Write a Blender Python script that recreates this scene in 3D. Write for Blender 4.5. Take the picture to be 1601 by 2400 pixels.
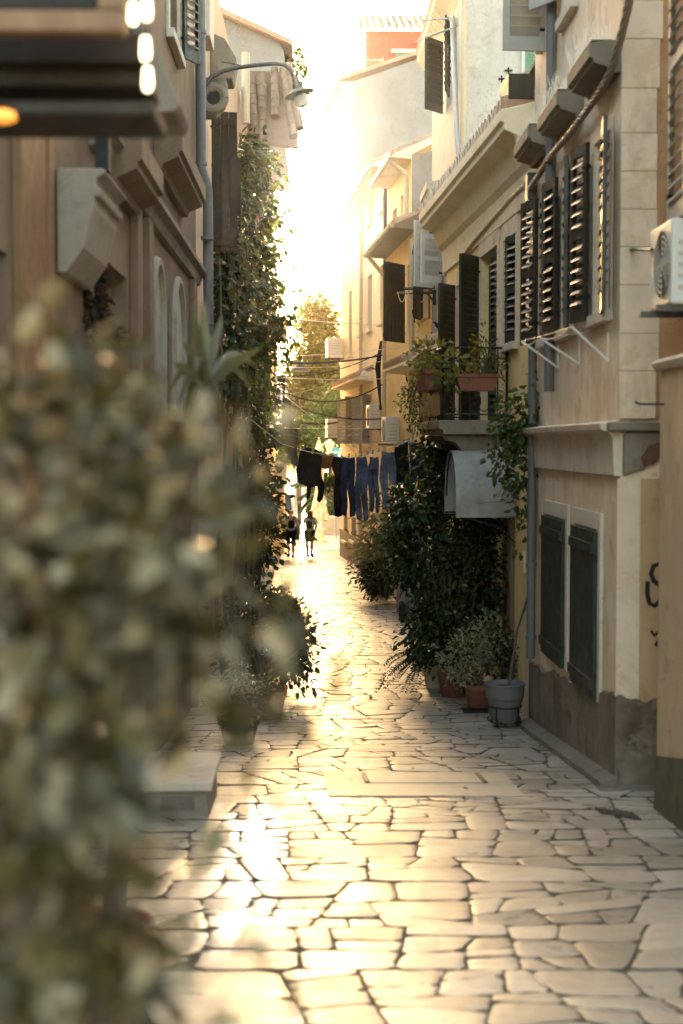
import bpy, bmesh, math, random
import numpy as np
from mathutils import Vector, Matrix
R = math.radians
random.seed(7); rng = np.random.default_rng(7)
for o in list(bpy.data.objects): bpy.data.objects.remove(o)
SC = bpy.context.scene

# ---------------------------------------------------------------- camera, sky, sun, exposure
F = 3333.3; CZ = 1.70
PITCH, YAW = R(2.748), R(1.04)
cam_d = bpy.data.cameras.new("Camera"); cam = bpy.data.objects.new("Camera", cam_d); SC.collection.objects.link(cam); SC.camera = cam
cam_d.sensor_fit = 'VERTICAL'; cam_d.sensor_height = 36; cam_d.sensor_width = 24; cam_d.lens = 50
cam_d.clip_start = .05; cam_d.clip_end = 3000
cam.location = (0, 0, CZ); cam.rotation_euler = (R(90) - PITCH, 0, -YAW)
cam_d.dof.use_dof = True; cam_d.dof.focus_distance = 25; cam_d.dof.aperture_fstop = 1.8; cam_d.dof.aperture_blades = 0

SUN_AZ, SUN_EL = -.6, 5.5            # degrees left of the lane's axis, above the horizon
wd = bpy.data.worlds.new("World"); SC.world = wd; wd.use_nodes = True
wn = wd.node_tree; bg = wn.nodes["Background"]
sky = wn.nodes.new("ShaderNodeTexSky"); sky.sky_type = 'NISHITA'; sky.sun_disc = False
sky.sun_elevation = R(SUN_EL); sky.sun_rotation = R(SUN_AZ); sky.air_density = .75; sky.dust_density = 3.2; sky.ozone_density = .3
tint = wn.nodes.new('ShaderNodeMix'); tint.data_type = 'RGBA'; tint.blend_type = 'MULTIPLY'; tint.inputs[0].default_value = 1; tint.inputs[7].default_value = (1, .93, .815, 1)   # the camera's warm white balance
wn.links.new(sky.outputs[0], tint.inputs[6]); wn.links.new(tint.outputs[2], bg.inputs[0]); bg.inputs[1].default_value = .15
sd = bpy.data.lights.new("Sun", 'SUN'); sun = bpy.data.objects.new("Sun", sd); SC.collection.objects.link(sun)
sd.energy = 2.3; sd.angle = R(.53); sd.color = (1, .85, .66)
_s = Vector((math.sin(R(SUN_AZ)) * math.cos(R(SUN_EL)), math.cos(R(SUN_AZ)) * math.cos(R(SUN_EL)), math.sin(R(SUN_EL))))
sun.rotation_euler = _s.to_track_quat('Z', 'Y').to_euler(); sun.location = _s * 200
SC.view_settings.view_transform = 'Standard'; SC.view_settings.look = 'None'; SC.view_settings.gamma = 1
SC.view_settings.use_curve_mapping = False; SC.view_settings.exposure = 3.95
cy = SC.cycles; cy.use_denoising = True
try: cy.denoiser = 'OPENIMAGEDENOISE'
except Exception: pass
cy.max_bounces = 8; cy.diffuse_bounces = 4; cy.glossy_bounces = 3; cy.transmission_bounces = 4; cy.volume_bounces = 0; cy.transparent_max_bounces = 8
cy.sample_clamp_indirect = 8; cy.caustics_reflective = False; cy.caustics_refractive = False

# ---------------------------------------------------------------- picture rays -> places
_M = Matrix.Rotation(-YAW, 3, 'Z') @ Matrix.Rotation(R(90) - PITCH, 3, 'X')
def ray(px, py):
    v = _M @ Vector(((px - 800.5) / F, -(py - 1200) / F, -1)); return v / v.y
def at(px, py, Y):
    v = ray(px, py); return Vector((v.x * Y, Y, CZ + v.z * Y))
_gy = [-30, 0, 5.7, 9.8, 11, 15, 20, 30, 40, 49, 60, 100, 2000]
_gd = [1.5, 1.70, 2.33, 2.54, 2.64, 3.02, 3.2, 3.45, 3.66, 3.85, 4.0, 4.3, 4.3]
_Y = np.arange(-30, 120, .25); _D = np.interp(_Y, _gy, _gd); _k = np.hanning(15); _k /= _k.sum()
_D = np.convolve(np.pad(_D, 7, 'edge'), _k, 'valid')
def gz(y): return CZ - float(np.interp(y, _Y, _D))
def ground(px, py):
    v = ray(px, py); y = 10.
    for _ in range(80): y += .5 * ((gz(y) - CZ) / v.z - y)
    return Vector((v.x * y, y, gz(y)))

# ---------------------------------------------------------------- mesh helpers
class MB:
    def __init__(s): s.v = []; s.f = []
    def add(s, vs, fs):
        b = len(s.v); s.v += [tuple(p) for p in vs]; s.f += [tuple(i + b for i in f) for f in fs]; return s
    def hexa(s, p):   # 8 points: bottom ring 0-3, top ring 4-7
        return s.add(p, [(3, 2, 1, 0), (4, 5, 6, 7), (0, 1, 5, 4), (1, 2, 6, 5), (2, 3, 7, 6), (3, 0, 4, 7)])
    def box(s, x0, x1, y0, y1, z0, z1):
        return s.hexa([(x0, y0, z0), (x1, y0, z0), (x1, y1, z0), (x0, y1, z0), (x0, y0, z1), (x1, y0, z1), (x1, y1, z1), (x0, y1, z1)])
    def obox(s, c, a, b, c3):   # centre and three half-axis vectors
        c, a, b, d = map(Vector, (c, a, b, c3))
        return s.hexa([c - a - b - d, c + a - b - d, c + a + b - d, c - a + b - d, c - a - b + d, c + a - b + d, c + a + b + d, c - a + b + d])
    def wbox(s, W, u0, u1, z0, z1, d0, d1):
        return s.hexa([W.pt(u0, z0, d0), W.pt(u1, z0, d0), W.pt(u1, z0, d1), W.pt(u0, z0, d1), W.pt(u0, z1, d0), W.pt(u1, z1, d0), W.pt(u1, z1, d1), W.pt(u0, z1, d1)])
    def tube(s, pts, r, n=8, cap=True):
        pts = [Vector(p) for p in pts]; m = len(pts); rs = r if isinstance(r, (list, tuple)) else [r] * m
        b = len(s.v); up = None
        for i, p in enumerate(pts):
            t = (pts[min(i + 1, m - 1)] - pts[max(i - 1, 0)])
            t = t.normalized() if t.length > 1e-9 else Vector((0, 0, 1))
            if up is None: up = Vector((0, 0, 1)) if abs(t.z) < .9 else Vector((1, 0, 0))
            a = t.cross(up); a = a.normalized() if a.length > 1e-6 else t.orthogonal().normalized()
            up = a.cross(t).normalized()
            for k in range(n):
                q = 2 * math.pi * k / n; s.v.append(tuple(p + (a * math.cos(q) + up * math.sin(q)) * rs[i]))
        for i in range(m - 1):
            for k in range(n):
                k2 = (k + 1) % n; s.f.append((b + i * n + k, b + i * n + k2, b + (i + 1) * n + k2, b + (i + 1) * n + k))
        if cap: s.f.append(tuple(b + k for k in range(n))[::-1]); s.f.append(tuple(b + (m - 1) * n + k for k in range(n)))
        return s
    def lathe(s, prof, c, n=24, sx=1, sy=1):   # prof: (radius, z)
        c = Vector(c); b = len(s.v)
        for r, z in prof:
            for k in range(n):
                q = 2 * math.pi * k / n; s.v.append((c.x + r * sx * math.cos(q), c.y + r * sy * math.sin(q), c.z + z))
        for i in range(len(prof) - 1):
            for k in range(n):
                k2 = (k + 1) % n; s.f.append((b + i * n + k, b + i * n + k2, b + (i + 1) * n + k2, b + (i + 1) * n + k))
        s.f.append(tuple(b + k for k in range(n))[::-1]); s.f.append(tuple(b + (len(prof) - 1) * n + k for k in range(n)))
        return s
    def prism(s, poly, off):   # polygon (list of points) pushed along a vector
        n = len(poly); off = Vector(off); p = [Vector(q) for q in poly]
        return s.add(p + [q + off for q in p], [tuple(range(n))[::-1], tuple(range(n, 2 * n))] + [(i, (i + 1) % n, n + (i + 1) % n, n + i) for i in range(n)])
    def profile(s, W, u0, u1, prof):   # prof: (d, z) polygon swept along a wall
        return s.prism([W.pt(u0, z, d) for d, z in prof], W.pt(u1, 0, 0) - W.pt(u0, 0, 0))
    def build(s, name, m, parent=None, smooth=False, bevel=0, fix=True):
        me = bpy.data.meshes.new(name); me.from_pydata(s.v, [], s.f)
        if fix:
            bm = bmesh.new(); bm.from_mesh(me); bmesh.ops.recalc_face_normals(bm, faces=bm.faces); bm.to_mesh(me); bm.free()
        o = bpy.data.objects.new(name, me); SC.collection.objects.link(o)
        if m: me.materials.append(m)
        if smooth:
            me.polygons.foreach_set('use_smooth', [True] * len(me.polygons))
            try: me.set_sharp_from_angle(angle=R(40))
            except Exception: pass
        if bevel:
            bv = o.modifiers.new('bevel', 'BEVEL'); bv.width = bevel; bv.segments = 2; bv.limit_method = 'ANGLE'; bv.angle_limit = R(40)
        if parent is not None:
            o.parent = parent; o.matrix_parent_inverse = parent.matrix_world.inverted() if False else Matrix.Translation(-parent.location)
        return o
def tag(o, label=None, cat=None, group=None, kind=None):
    if label: o['label'] = label
    if cat: o['category'] = cat
    if group: o['group'] = group
    if kind: o['kind'] = kind
    return o
def thing(name, label, cat, loc=(0, 0, 0), group=None):
    o = bpy.data.objects.new(name, None); SC.collection.objects.link(o); o.location = loc; o.empty_display_size = .2
    return tag(o, label, cat, group)
class Wall:
    def __init__(s, near, far, side):   # side +1: right-hand wall (faces -x), -1: left-hand wall
        s.o = Vector((near[0], near[1], 0)); d = Vector((far[0] - near[0], far[1] - near[1], 0)); s.L = d.length; s.d = d.normalized()
        s.n = Vector((-s.d.y, s.d.x, 0)) * (1 if side > 0 else -1)
    def pt(s, u, z, d=0): return s.o + s.d * u + s.n * d + Vector((0, 0, z))
    def uv(s, px, py, d=0):
        v = ray(px, py); o = s.o + s.n * d; t = (o.dot(s.n)) / v.dot(s.n)
        p = v * t; return (p - o).dot(s.d), CZ + p.z
    def u(s, px, py=1040, d=0): return s.uv(px, py, d)[0]
    def z(s, px, py, d=0): return s.uv(px, py, d)[1]
    def rect(s, pxf, pxn, pyt, pyb, at_near=True, d=0):   # px of far and near edges; top/bottom py measured at one of them
        q = pxn if at_near else pxf
        pm = (pyt + pyb) / 2; u0 = s.u(pxn, pm, d); u1 = s.u(pxf, pm, d)
        return min(u0, u1), max(u0, u1), s.z(q, pyb, d), s.z(q, pyt, d)

# ---------------------------------------------------------------- materials
def new_mat(name):
    m = bpy.data.materials.new(name); m.use_nodes = True; nt = m.node_tree
    return m, nt, nt.nodes["Principled BSDF"]
def nd(nt, t, **kw):
    n = nt.nodes.new("ShaderNode" + t)
    for k, v in kw.items():
        if k.startswith('i_'):
            key = k[2:]; key = int(key) if key.isdigit() else key
            if hasattr(v, 'is_linked') or isinstance(v, bpy.types.NodeSocket): nt.links.new(v, n.inputs[key])
            else: n.inputs[key].default_value = v
        else: setattr(n, k, v)
    return n
def lk(nt, a, b): nt.links.new(a, b)
def mixc(nt, fac, a, b, blend='MIX'):
    n = nt.nodes.new("ShaderNodeMix"); n.data_type = 'RGBA'; n.blend_type = blend
    for s, v in ((n.inputs[0], fac), (n.inputs[6], a), (n.inputs[7], b)):
        if isinstance(v, bpy.types.NodeSocket): nt.links.new(v, s)
        else: s.default_value = (*v, 1) if isinstance(v, tuple) and len(v) == 3 else v
    return n.outputs[2]
def ramp(nt, fac, stops):
    n = nt.nodes.new("ShaderNodeValToRGB"); nt.links.new(fac, n.inputs[0]); el = n.color_ramp.elements
    while len(el) < len(stops): el.new(.5)
    for e, (p, c) in zip(el, stops): e.position = p; e.color = (c, c, c, 1) if not isinstance(c, tuple) else (*c, 1)
    return n.outputs[0]
def coords(nt, scale=(1, 1, 1)):
    tc = nt.nodes.new("ShaderNodeTexCoord"); mp = nt.nodes.new("ShaderNodeMapping"); mp.inputs[3].default_value = scale
    nt.links.new(tc.outputs['Object'], mp.inputs[0]); return mp.outputs[0]
def noise(nt, vec, scale, detail=5, rough=.6, dist=0):
    n = nt.nodes.new("ShaderNodeTexNoise"); nt.links.new(vec, n.inputs['Vector']); n.inputs['Scale'].default_value = scale
    n.inputs['Detail'].default_value = detail; n.inputs['Roughness'].default_value = rough; n.inputs['Distortion'].default_value = dist
    return n.outputs[0]
def bump(nt, h, strength, dist=.02, normal=None):
    b = nt.nodes.new("ShaderNodeBump"); nt.links.new(h, b.inputs['Height']); b.inputs['Strength'].default_value = strength; b.inputs['Distance'].default_value = dist
    if normal is not None: nt.links.new(normal, b.inputs['Normal'])
    return b.outputs[0]
def plaster(name, col, dark=None, pale=None, streak=.5, stain=.35, bmp=.35, rough=.92, spots=0, patch=.45, crack=1.):
    m, nt, b = new_mat(name); c = tuple(col); dark = dark or tuple(x * k for x, k in zip(col, (.6, .53, .45))); pale = pale or tuple(min(.85, x * 1.18 + .02) for x in col)
    v = coords(nt); vs = coords(nt, (1.1, 1.1, .30))
    big = noise(nt, v, .9, 6, .62, .4); st = noise(nt, vs, 2.2, 3, .55, .5); fine = noise(nt, v, 14, 6, .7); mid = noise(nt, v, 4, 5, .6)
    k = mixc(nt, ramp(nt, big, [(.35, 0.), (.68, 1.)]), c, pale)
    k = mixc(nt, ramp(nt, st, [(.50, 0.), (.74, streak * .55)]), k, dark)
    k = mixc(nt, ramp(nt, mid, [(.56, 0.), (.74, stain)]), k, dark)
    if spots:
        sp = noise(nt, v, 15, 8, .8, .1); gate = noise(nt, v, .9, 5, .6)
        mu = nd(nt, 'Math', operation='MULTIPLY', i_0=ramp(nt, sp, [(.54, 0.), (.66, .85)]), i_1=ramp(nt, gate, [(.36, .06), (.66, spots)]))
        k = mixc(nt, mu.outputs[0], k, (.14, .125, .10))
    pt_ = noise(nt, v, 1.15, 9, .72, .6); pt2 = noise(nt, coords(nt, (1, 1, .7)), 2.6, 9, .74, .8)
    k = mixc(nt, ramp(nt, pt_, [(.545, 0.), (.562, patch)]), k, pale); k = mixc(nt, ramp(nt, pt2, [(.565, 0.), (.59, patch * .8)]), k, tuple(x * y for x, y in zip(c, (.80, .66, .50))))
    cr = nt.nodes.new("ShaderNodeTexVoronoi"); cr.feature = 'DISTANCE_TO_EDGE'; cr.inputs['Scale'].default_value = 1.1
    wa = nt.nodes.new("ShaderNodeVectorMath"); wa.operation = 'ADD'; lk(nt, v, wa.inputs[0]); wn_ = nt.nodes.new("ShaderNodeTexNoise"); lk(nt, v, wn_.inputs['Vector']); wn_.inputs['Scale'].default_value = 3; wn_.inputs['Detail'].default_value = 6; lk(nt, wn_.outputs[1], wa.inputs[1]); lk(nt, wa.outputs[0], cr.inputs['Vector'])
    cg = nd(nt, 'Math', operation='MULTIPLY', i_0=ramp(nt, cr.outputs['Distance'], [(.003, .6 * crack), (.008, 0.)]), i_1=ramp(nt, big, [(.5, 0.), (.6, 1.)])); k = mixc(nt, cg.outputs[0], k, tuple(x * .35 for x in c))
    k = mixc(nt, ramp(nt, fine, [(.3, .16), (.7, 0.)]), k, dark)
    lk(nt, k, b.inputs['Base Color']); b.inputs['Roughness'].default_value = rough; b.inputs['Specular IOR Level'].default_value = .25
    h = nd(nt, 'Math', operation='ADD', i_0=fine, i_1=mid); lk(nt, bump(nt, h.outputs[0], bmp, .012), b.inputs['Normal'])
    return m
def paint(name, col, rough=.5, wear=.25, metal=0, dark=None, bmp=.15, scale=9):
    m, nt, b = new_mat(name); v = coords(nt); vs = coords(nt, (1, 1, .25))
    n1 = noise(nt, v, scale, 6, .7); n2 = noise(nt, vs, scale * 1.6, 5, .65)
    dark = dark or tuple(x * .55 for x in col); k = mixc(nt, ramp(nt, n1, [(.45, 0.), (.7, wear)]), tuple(col), dark)
    k = mixc(nt, ramp(nt, n2, [(.55, 0.), (.75, wear)]), k, tuple(min(.9, x * 1.5 + .02) for x in col))
    lk(nt, k, b.inputs['Base Color']); lk(nt, ramp(nt, n1, [(.3, max(.05, rough - .1)), (.7, min(1., rough + .15))]), b.inputs['Roughness'])
    b.inputs['Metallic'].default_value = metal; b.inputs['Specular IOR Level'].default_value = .3; lk(nt, bump(nt, n2, bmp, .004), b.inputs['Normal']); return m
def leafmat(name, cols, trans=.35, rough=.4, edge=None, tcol=(1.6, 1.5, .55)):
    m, nt, b = new_mat(name); g = nt.nodes.new("ShaderNodeNewGeometry"); rp = nt.nodes.new("ShaderNodeValToRGB"); lk(nt, g.outputs['Random Per Island'], rp.inputs[0])
    el = rp.color_ramp.elements
    while len(el) < len(cols): el.new(.5)
    for i, (e, c) in enumerate(zip(el, cols)): e.position = i / max(1, len(cols) - 1); e.color = (*c, 1)
    col = rp.outputs[0]
    if edge:
        n = noise(nt, coords(nt), 60, 2, .5); col = mixc(nt, ramp(nt, n, [(.45, 0.), (.6, .85)]), col, edge)
    lk(nt, col, b.inputs['Base Color']); b.inputs['Roughness'].default_value = rough; b.inputs['Specular IOR Level'].default_value = .4
    t = nt.nodes.new("ShaderNodeBsdfTranslucent"); br = mixc(nt, 1., col, tcol, 'MULTIPLY'); lk(nt, br, t.inputs[0])
    mx = nt.nodes.new("ShaderNodeMixShader"); mx.inputs[0].default_value = trans; lk(nt, b.outputs[0], mx.inputs[1]); lk(nt, t.outputs[0], mx.inputs[2])
    lk(nt, mx.outputs[0], nt.nodes["Material Output"].inputs[0]); return m
def denim(name, col):
    m, nt, b = new_mat(name); v = coords(nt); n = noise(nt, v, 5, 5, .6); f = noise(nt, coords(nt, (1, 1, .15)), 60, 3, .6)
    k = mixc(nt, ramp(nt, n, [(.38, 0.), (.66, 1.)]), tuple(x * .6 for x in col), tuple(x * 1.5 for x in col)); k = mixc(nt, ramp(nt, f, [(.4, .25), (.6, 0.)]), k, tuple(x * .5 for x in col))
    lk(nt, k, b.inputs['Base Color']); b.inputs['Roughness'].default_value = .95; b.inputs['Specular IOR Level'].default_value = .1; lk(nt, bump(nt, n, .7, .02), b.inputs['Normal']); return m
def glow(name, col, e):
    m, nt, b = new_mat(name); b.inputs['Emission Color'].default_value = (*col, 1); b.inputs['Emission Strength'].default_value = e; b.inputs['Base Color'].default_value = (*col, 1); return m

def paving_mat():
    m, nt, b = new_mat('polished_limestone_flags'); v = coords(nt); g = nt.nodes.new("ShaderNodeNewGeometry"); ri = g.outputs['Random Per Island']
    wn2 = nt.nodes.new("ShaderNodeTexWhiteNoise"); wn2.noise_dimensions = '1D'; lk(nt, ri, wn2.inputs['W'])
    fine = noise(nt, v, 24, 6, .7); mid = noise(nt, v, 6, 6, .65); pit = noise(nt, v, 70, 4, .6); big = noise(nt, v, .8, 5, .6, .5); lay = noise(nt, coords(nt, (1.2, 5, 1)), 4, 6, .65, .6)
    col = mixc(nt, ramp(nt, ri, [(0., 0.), (1., 1.)]), (.29, .25, .20), (.50, .45, .375)); col = mixc(nt, ramp(nt, lay, [(.45, 0.), (.68, .55)]), col, (.27, .22, .16))
    col = mixc(nt, ramp(nt, fine, [(.52, 0.), (.74, .5)]), col, (.20, .165, .125)); col = mixc(nt, ramp(nt, big, [(.48, 0.), (.66, .45)]), col, (.26, .21, .155)); lk(nt, col, b.inputs['Base Color'])
    r = nd(nt, 'Math', operation='ADD', i_0=ramp(nt, mid, [(.3, .20), (.7, .42)]), i_1=nd(nt, 'Math', operation='MULTIPLY', i_0=wn2.outputs['Value'], i_1=.13).outputs[0]).outputs[0]
    lk(nt, r, b.inputs['Roughness']); b.inputs['Specular IOR Level'].default_value = .55
    h = nd(nt, 'Math', operation='ADD', i_0=mid, i_1=nd(nt, 'Math', operation='MULTIPLY', i_0=pit, i_1=.15).outputs[0]).outputs[0]; h = nd(nt, 'Math', operation='ADD', i_0=h, i_1=nd(nt, 'Math', operation='MULTIPLY', i_0=lay, i_1=.6).outputs[0]).outputs[0]
    lk(nt, bump(nt, h, .55, .012), b.inputs['Normal']); return m

M = {}
M['paving'] = paving_mat(); M['grit'] = plaster('dark_joint_grit', (.085, .068, .05), dark=(.04, .032, .023), pale=(.14, .115, .085), bmp=.8)
M['cornerstone'] = plaster('corner_stone', (.62, .495, .365), dark=(.36, .28, .2), stain=.6, bmp=.4, crack=0); M['shade_stone'] = plaster('shaded_stone', (.27, .23, .185), dark=(.12, .10, .08), streak=.6, stain=.6, bmp=.4)  # second one: limestone copy with the left side's shade in its colour
M['slab'] = plaster('worn_stone_slab', (.44, .38, .29), streak=.2, stain=.4, bmp=.2, rough=.45)
M['plaza'] = plaster('pale_plaza_concrete', (.62, .56, .46), streak=.1, stain=.2, bmp=.1, rough=.6)
M['earth'] = plaster('dusty_ground', (.34, .28, .2), rough=.95)
M['beige'] = plaster('beige_plaster', (.72, .555, .39), dark=(.44, .32, .21), pale=(.80, .68, .52), streak=.8, stain=.6, patch=.75)
M['beige2'] = plaster('warm_beige_plaster', (.50, .36, .23), streak=.6, stain=.5)
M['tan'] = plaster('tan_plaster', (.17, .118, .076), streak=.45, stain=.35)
M['yellow'] = plaster('yellow_plaster', (.79, .56, .27), dark=(.55, .36, .17), streak=.4, stain=.25)
M['yellow2'] = plaster('pale_yellow_plaster', (.80, .61, .34), dark=(.60, .42, .22), streak=.35, stain=.2)
M['peach'] = plaster('peach_plaster', (.78, .62, .43), dark=(.58, .43, .28), streak=.45, stain=.25)
M['white'] = plaster('old_white_limewash', (.47, .43, .37), dark=(.22, .19, .15), streak=.45, stain=.45, spots=.8)
M['grey'] = plaster('lichen_grey_render', (.27, .25, .22), dark=(.24, .21, .17), streak=.3, stain=.6, spots=1.0)
M['red'] = plaster('orange_red_plaster', (.36, .085, .036), dark=(.26, .07, .03), streak=.3, stain=.2)
M['plinth'] = plaster('dark_roughcast', (.15, .11, .078), dark=(.035, .026, .018), pale=(.30, .24, .18), streak=.5, stain=.7, bmp=1., spots=.4)
M['moss'] = plaster('mouldy_base_render', (.12, .10, .06), dark=(.035, .032, .02), streak=.7, stain=.8, bmp=.6)
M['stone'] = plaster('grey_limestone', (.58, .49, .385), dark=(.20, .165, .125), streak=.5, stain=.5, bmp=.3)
M['darkstone'] = plaster('weathered_dark_stone', (.20, .165, .125), dark=(.07, .058, .045), streak=.7, stain=.8, bmp=.6)
M['palestone'] = plaster('pale_limestone', (.56, .50, .41), streak=.35, stain=.35, bmp=.3)
M['cream'] = plaster('cream_moulding', (.78, .66, .47), streak=.3, stain=.25, bmp=.15)
M['terracotta'] = plaster('terracotta', (.19, .068, .038), dark=(.09, .034, .02), streak=.3, stain=.4, bmp=.2, rough=.8)
M['rooftile'] = plaster('clay_roof_tile', (.40, .28, .185), dark=(.25, .16, .10), streak=.2, stain=.7, bmp=.4)
M['darktile'] = plaster('dark_barrel_tile', (.20, .13, .08), dark=(.07, .045, .03), stain=.8, streak=.6, bmp=.4)  # darker copy of the roof tile, toned down against the glare
M['brickred'] = plaster('exposed_brick', (.12, .055, .03), dark=(.08, .04, .025), stain=.7, bmp=.8)
M['spike'] = paint('sunlit_spike', (.78, .72, .60), .4, .05)  # paled so the sun caught by the spikes sits in their colour
M['green'] = paint('dark_green_shutter_paint', (.026, .035, .025), .45, .3)
M['brown'] = paint('dark_brown_shutter_paint', (.022, .014, .009), .85, .3)
M['worn'] = paint('bare_weathered_shutter', (.035, .028, .020), .42, .5)
M['greyshut'] = paint('grey_shutter_paint', (.36, .34, .30), .55, .2)
M['whiteshut'] = paint('white_shutter_paint', (.66, .64, .60), .5, .2)
M['palegreen'] = paint('faded_green_paint', (.16, .27, .17), .55, .2)
M['pipe'] = paint('grey_pipe_paint', (.135, .132, .128), .5, .35)
M['creampipe'] = paint('cream_pipe_paint', (.56, .45, .30), .5, .25)
M['zinc'] = paint('zinc_gutter', (.42, .40, .36), .4, .3, metal=.6)
M['iron'] = paint('black_iron', (.014, .013, .012), .5, .2)
M['bronze'] = paint('dark_grey_metal', (.10, .09, .08), .5, .3, metal=.4)
M['plastic'] = paint('white_plastic', (.62, .60, .55), .45, .12)
M['plastic2'] = paint('aged_plastic', (.50, .45, .37), .45, .2)
M['cable'] = paint('black_cable', (.02, .018, .016), .55, .1)
M['cablegrey'] = paint('grey_cable', (.24, .20, .155), .55, .3)
M['rope'] = paint('pale_rope', (.62, .56, .46), .8, .1)
M['wood'] = paint('brown_wood', (.21, .115, .06), .55, .45)
M['darkwood'] = paint('dark_oiled_wood', (.020, .013, .008), .55, .4)
M['bark'] = plaster('bark', (.10, .072, .05), dark=(.04, .03, .02), bmp=.8)
M['soil'] = plaster('soil', (.04, .03, .022), bmp=.6)
M['potgrey'] = paint('grey_pot_plastic', (.15, .138, .13), .55, .15, bmp=.05)
M['dark'] = paint('dark_interior', (.018, .015, .012), .6, .1)
M['black'] = denim('black_cotton', (.010, .0095, .009))
M['charcoal'] = denim('charcoal_cotton', (.03, .03, .032))
M['rust'] = denim('rust_cloth', (.16, .055, .024))
M['denim1'] = denim('indigo_denim', (.022, .030, .058)); M['denim2'] = denim('blue_denim', (.056, .076, .122)); M['denim3'] = denim('faded_denim', (.095, .122, .172))
M['sheet'] = denim('grey_cover_cloth', (.26, .25, .24))
M['canvas'] = denim('cream_canvas', (.70, .62, .48))
M['skin'] = paint('skin', (.42, .24, .16), .55, .1, bmp=.02)
M['shirtgrey'] = denim('grey_jersey', (.30, .32, .33)); M['shirtblue'] = denim('pale_blue_jersey', (.36, .46, .50)); M['olive'] = denim('olive_cloth', (.13, .15, .045)); M['packbrown'] = denim('brown_pack_cloth', (.075, .055, .04))
M['hairgrey'] = paint('grey_hair', (.34, .30, .25), .6, .4, scale=40); M['hairred'] = paint('auburn_hair', (.16, .045, .02), .5, .4, scale=40)
M['rubber'] = paint('black_rubber', (.02, .02, .02), .7, .1); M['vanwhite'] = paint('white_van_paint', (.72, .71, .68), .25, .03, bmp=0)
def glassmat():
    m, nt, b = new_mat('dark_window_glass'); b.inputs['Base Color'].default_value = (.012, .013, .014, 1); b.inputs['Roughness'].default_value = .08; b.inputs['Specular IOR Level'].default_value = .6
    lk(nt, bump(nt, noise(nt, coords(nt), 2, 2), .08, .02), b.inputs['Normal']); return m
M['glass'] = glassmat()
def polymat():
    m, nt, b = new_mat('ribbed_translucent_sheet'); v = coords(nt)
    wv = nt.nodes.new("ShaderNodeTexWave"); wv.wave_type = 'BANDS'; wv.bands_direction = 'X'; wv.inputs['Scale'].default_value = 26; lk(nt, v, wv.inputs[0])
    n = noise(nt, v, 5, 6, .65); k = mixc(nt, ramp(nt, n, [(.4, 0.), (.7, .75)]), (.50, .50, .49), (.25, .235, .205)); k = mixc(nt, ramp(nt, wv.outputs[1], [(.1, .35), (.6, 0.)]), k, (.20, .20, .19)); k = mixc(nt, ramp(nt, noise(nt, coords(nt, (1, 1, .3)), 3, 6, .7), [(.5, 0.), (.7, .55)]), k, (.22, .20, .165)); lk(nt, k, b.inputs['Base Color'])
    b.inputs['Roughness'].default_value = .28; b.inputs['Specular IOR Level'].default_value = .6; lk(nt, bump(nt, wv.outputs[1], .35, .006), b.inputs['Normal'])
    t = nt.nodes.new("ShaderNodeBsdfTranslucent"); lk(nt, k, t.inputs[0]); mx = nt.nodes.new("ShaderNodeMixShader"); mx.inputs[0].default_value = .3
    lk(nt, b.outputs[0], mx.inputs[1]); lk(nt, t.outputs[0], mx.inputs[2]); lk(nt, mx.outputs[0], nt.nodes["Material Output"].inputs[0]); return m
M['poly'] = polymat()
M['bluesign'] = paint('blue_sign_enamel', (.05, .30, .52), .3, .05, bmp=0)
M['leaf_dark'] = leafmat('dark_glossy_leaves', [(.010, .018, .005), (.026, .042, .010), (.055, .075, .016), (.014, .026, .008), (.035, .05, .012)], .26, .24)
M['leaf_mid'] = leafmat('mid_green_leaves', [(.020, .040, .010), (.045, .075, .016), (.07, .095, .02), (.028, .05, .012)], .4, .38)
M['leaf_yel'] = leafmat('yellowing_leaves', [(.05, .075, .015), (.10, .115, .02), (.16, .13, .02), (.06, .075, .02)], .4, .45)
M['leaf_var'] = leafmat('variegated_leaves', [(.05, .075, .03), (.11, .13, .06), (.20, .20, .11), (.08, .10, .05)], .3, .45, edge=(.42, .40, .26))
M['leaf_fg'] = leafmat('soft_olive_leaves', [(.020, .015, .005), (.078, .058, .018), (.15, .115, .045), (.038, .030, .009), (.44, .35, .21), (.062, .050, .014), (.025, .021, .006)], .2, .30, tcol=(1.1, 1.0, .75))  # palest and darkest leaves put highlights and shaded gaps into the colour
M['leaf_vine'] = leafmat('vine_leaves', [(.012, .022, .006), (.03, .048, .011), (.06, .075, .016), (.018, .03, .008), (.09, .085, .016)], .5, .5)
M['leaf_tree'] = leafmat('tree_leaves', [(.06, .06, .014), (.11, .095, .02), (.16, .125, .022)], .6, .5)
M['blade'] = leafmat('sword_leaves', [(.02, .03, .012), (.05, .055, .025), (.16, .14, .09)], .2, .4)

# ---------------------------------------------------------------- foliage
def leaf_arrays(P, A, Nn, L, Wd, fold=.12):
    """P base points, A leaf axes, Nn leaf normals (n,3); L, Wd (n,)"""
    A = A / np.linalg.norm(A, axis=1, keepdims=True); S = np.cross(A, Nn); S /= np.linalg.norm(S, axis=1, keepdims=True) + 1e-9; U = np.cross(S, A)
    shape = [(0, 0, 0), (.5, .32, fold), (.36, .72, fold * .4), (0, 1, -.14), (-.36, .72, fold * .4), (-.5, .32, fold)]
    n = len(P); V = np.empty((n, 6, 3))
    for i, (x, y, z) in enumerate(shape):
        V[:, i] = P + S * (x * Wd)[:, None] + A * (y * L)[:, None] + U * (z * L)[:, None]
    b = (np.arange(n) * 6)[:, None]
    Fc = np.stack([b + np.array([0, 1, 2, 3]), b + np.array([0, 3, 4, 5])], 1).reshape(-1, 4)
    return V.reshape(-1, 3), Fc
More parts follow.
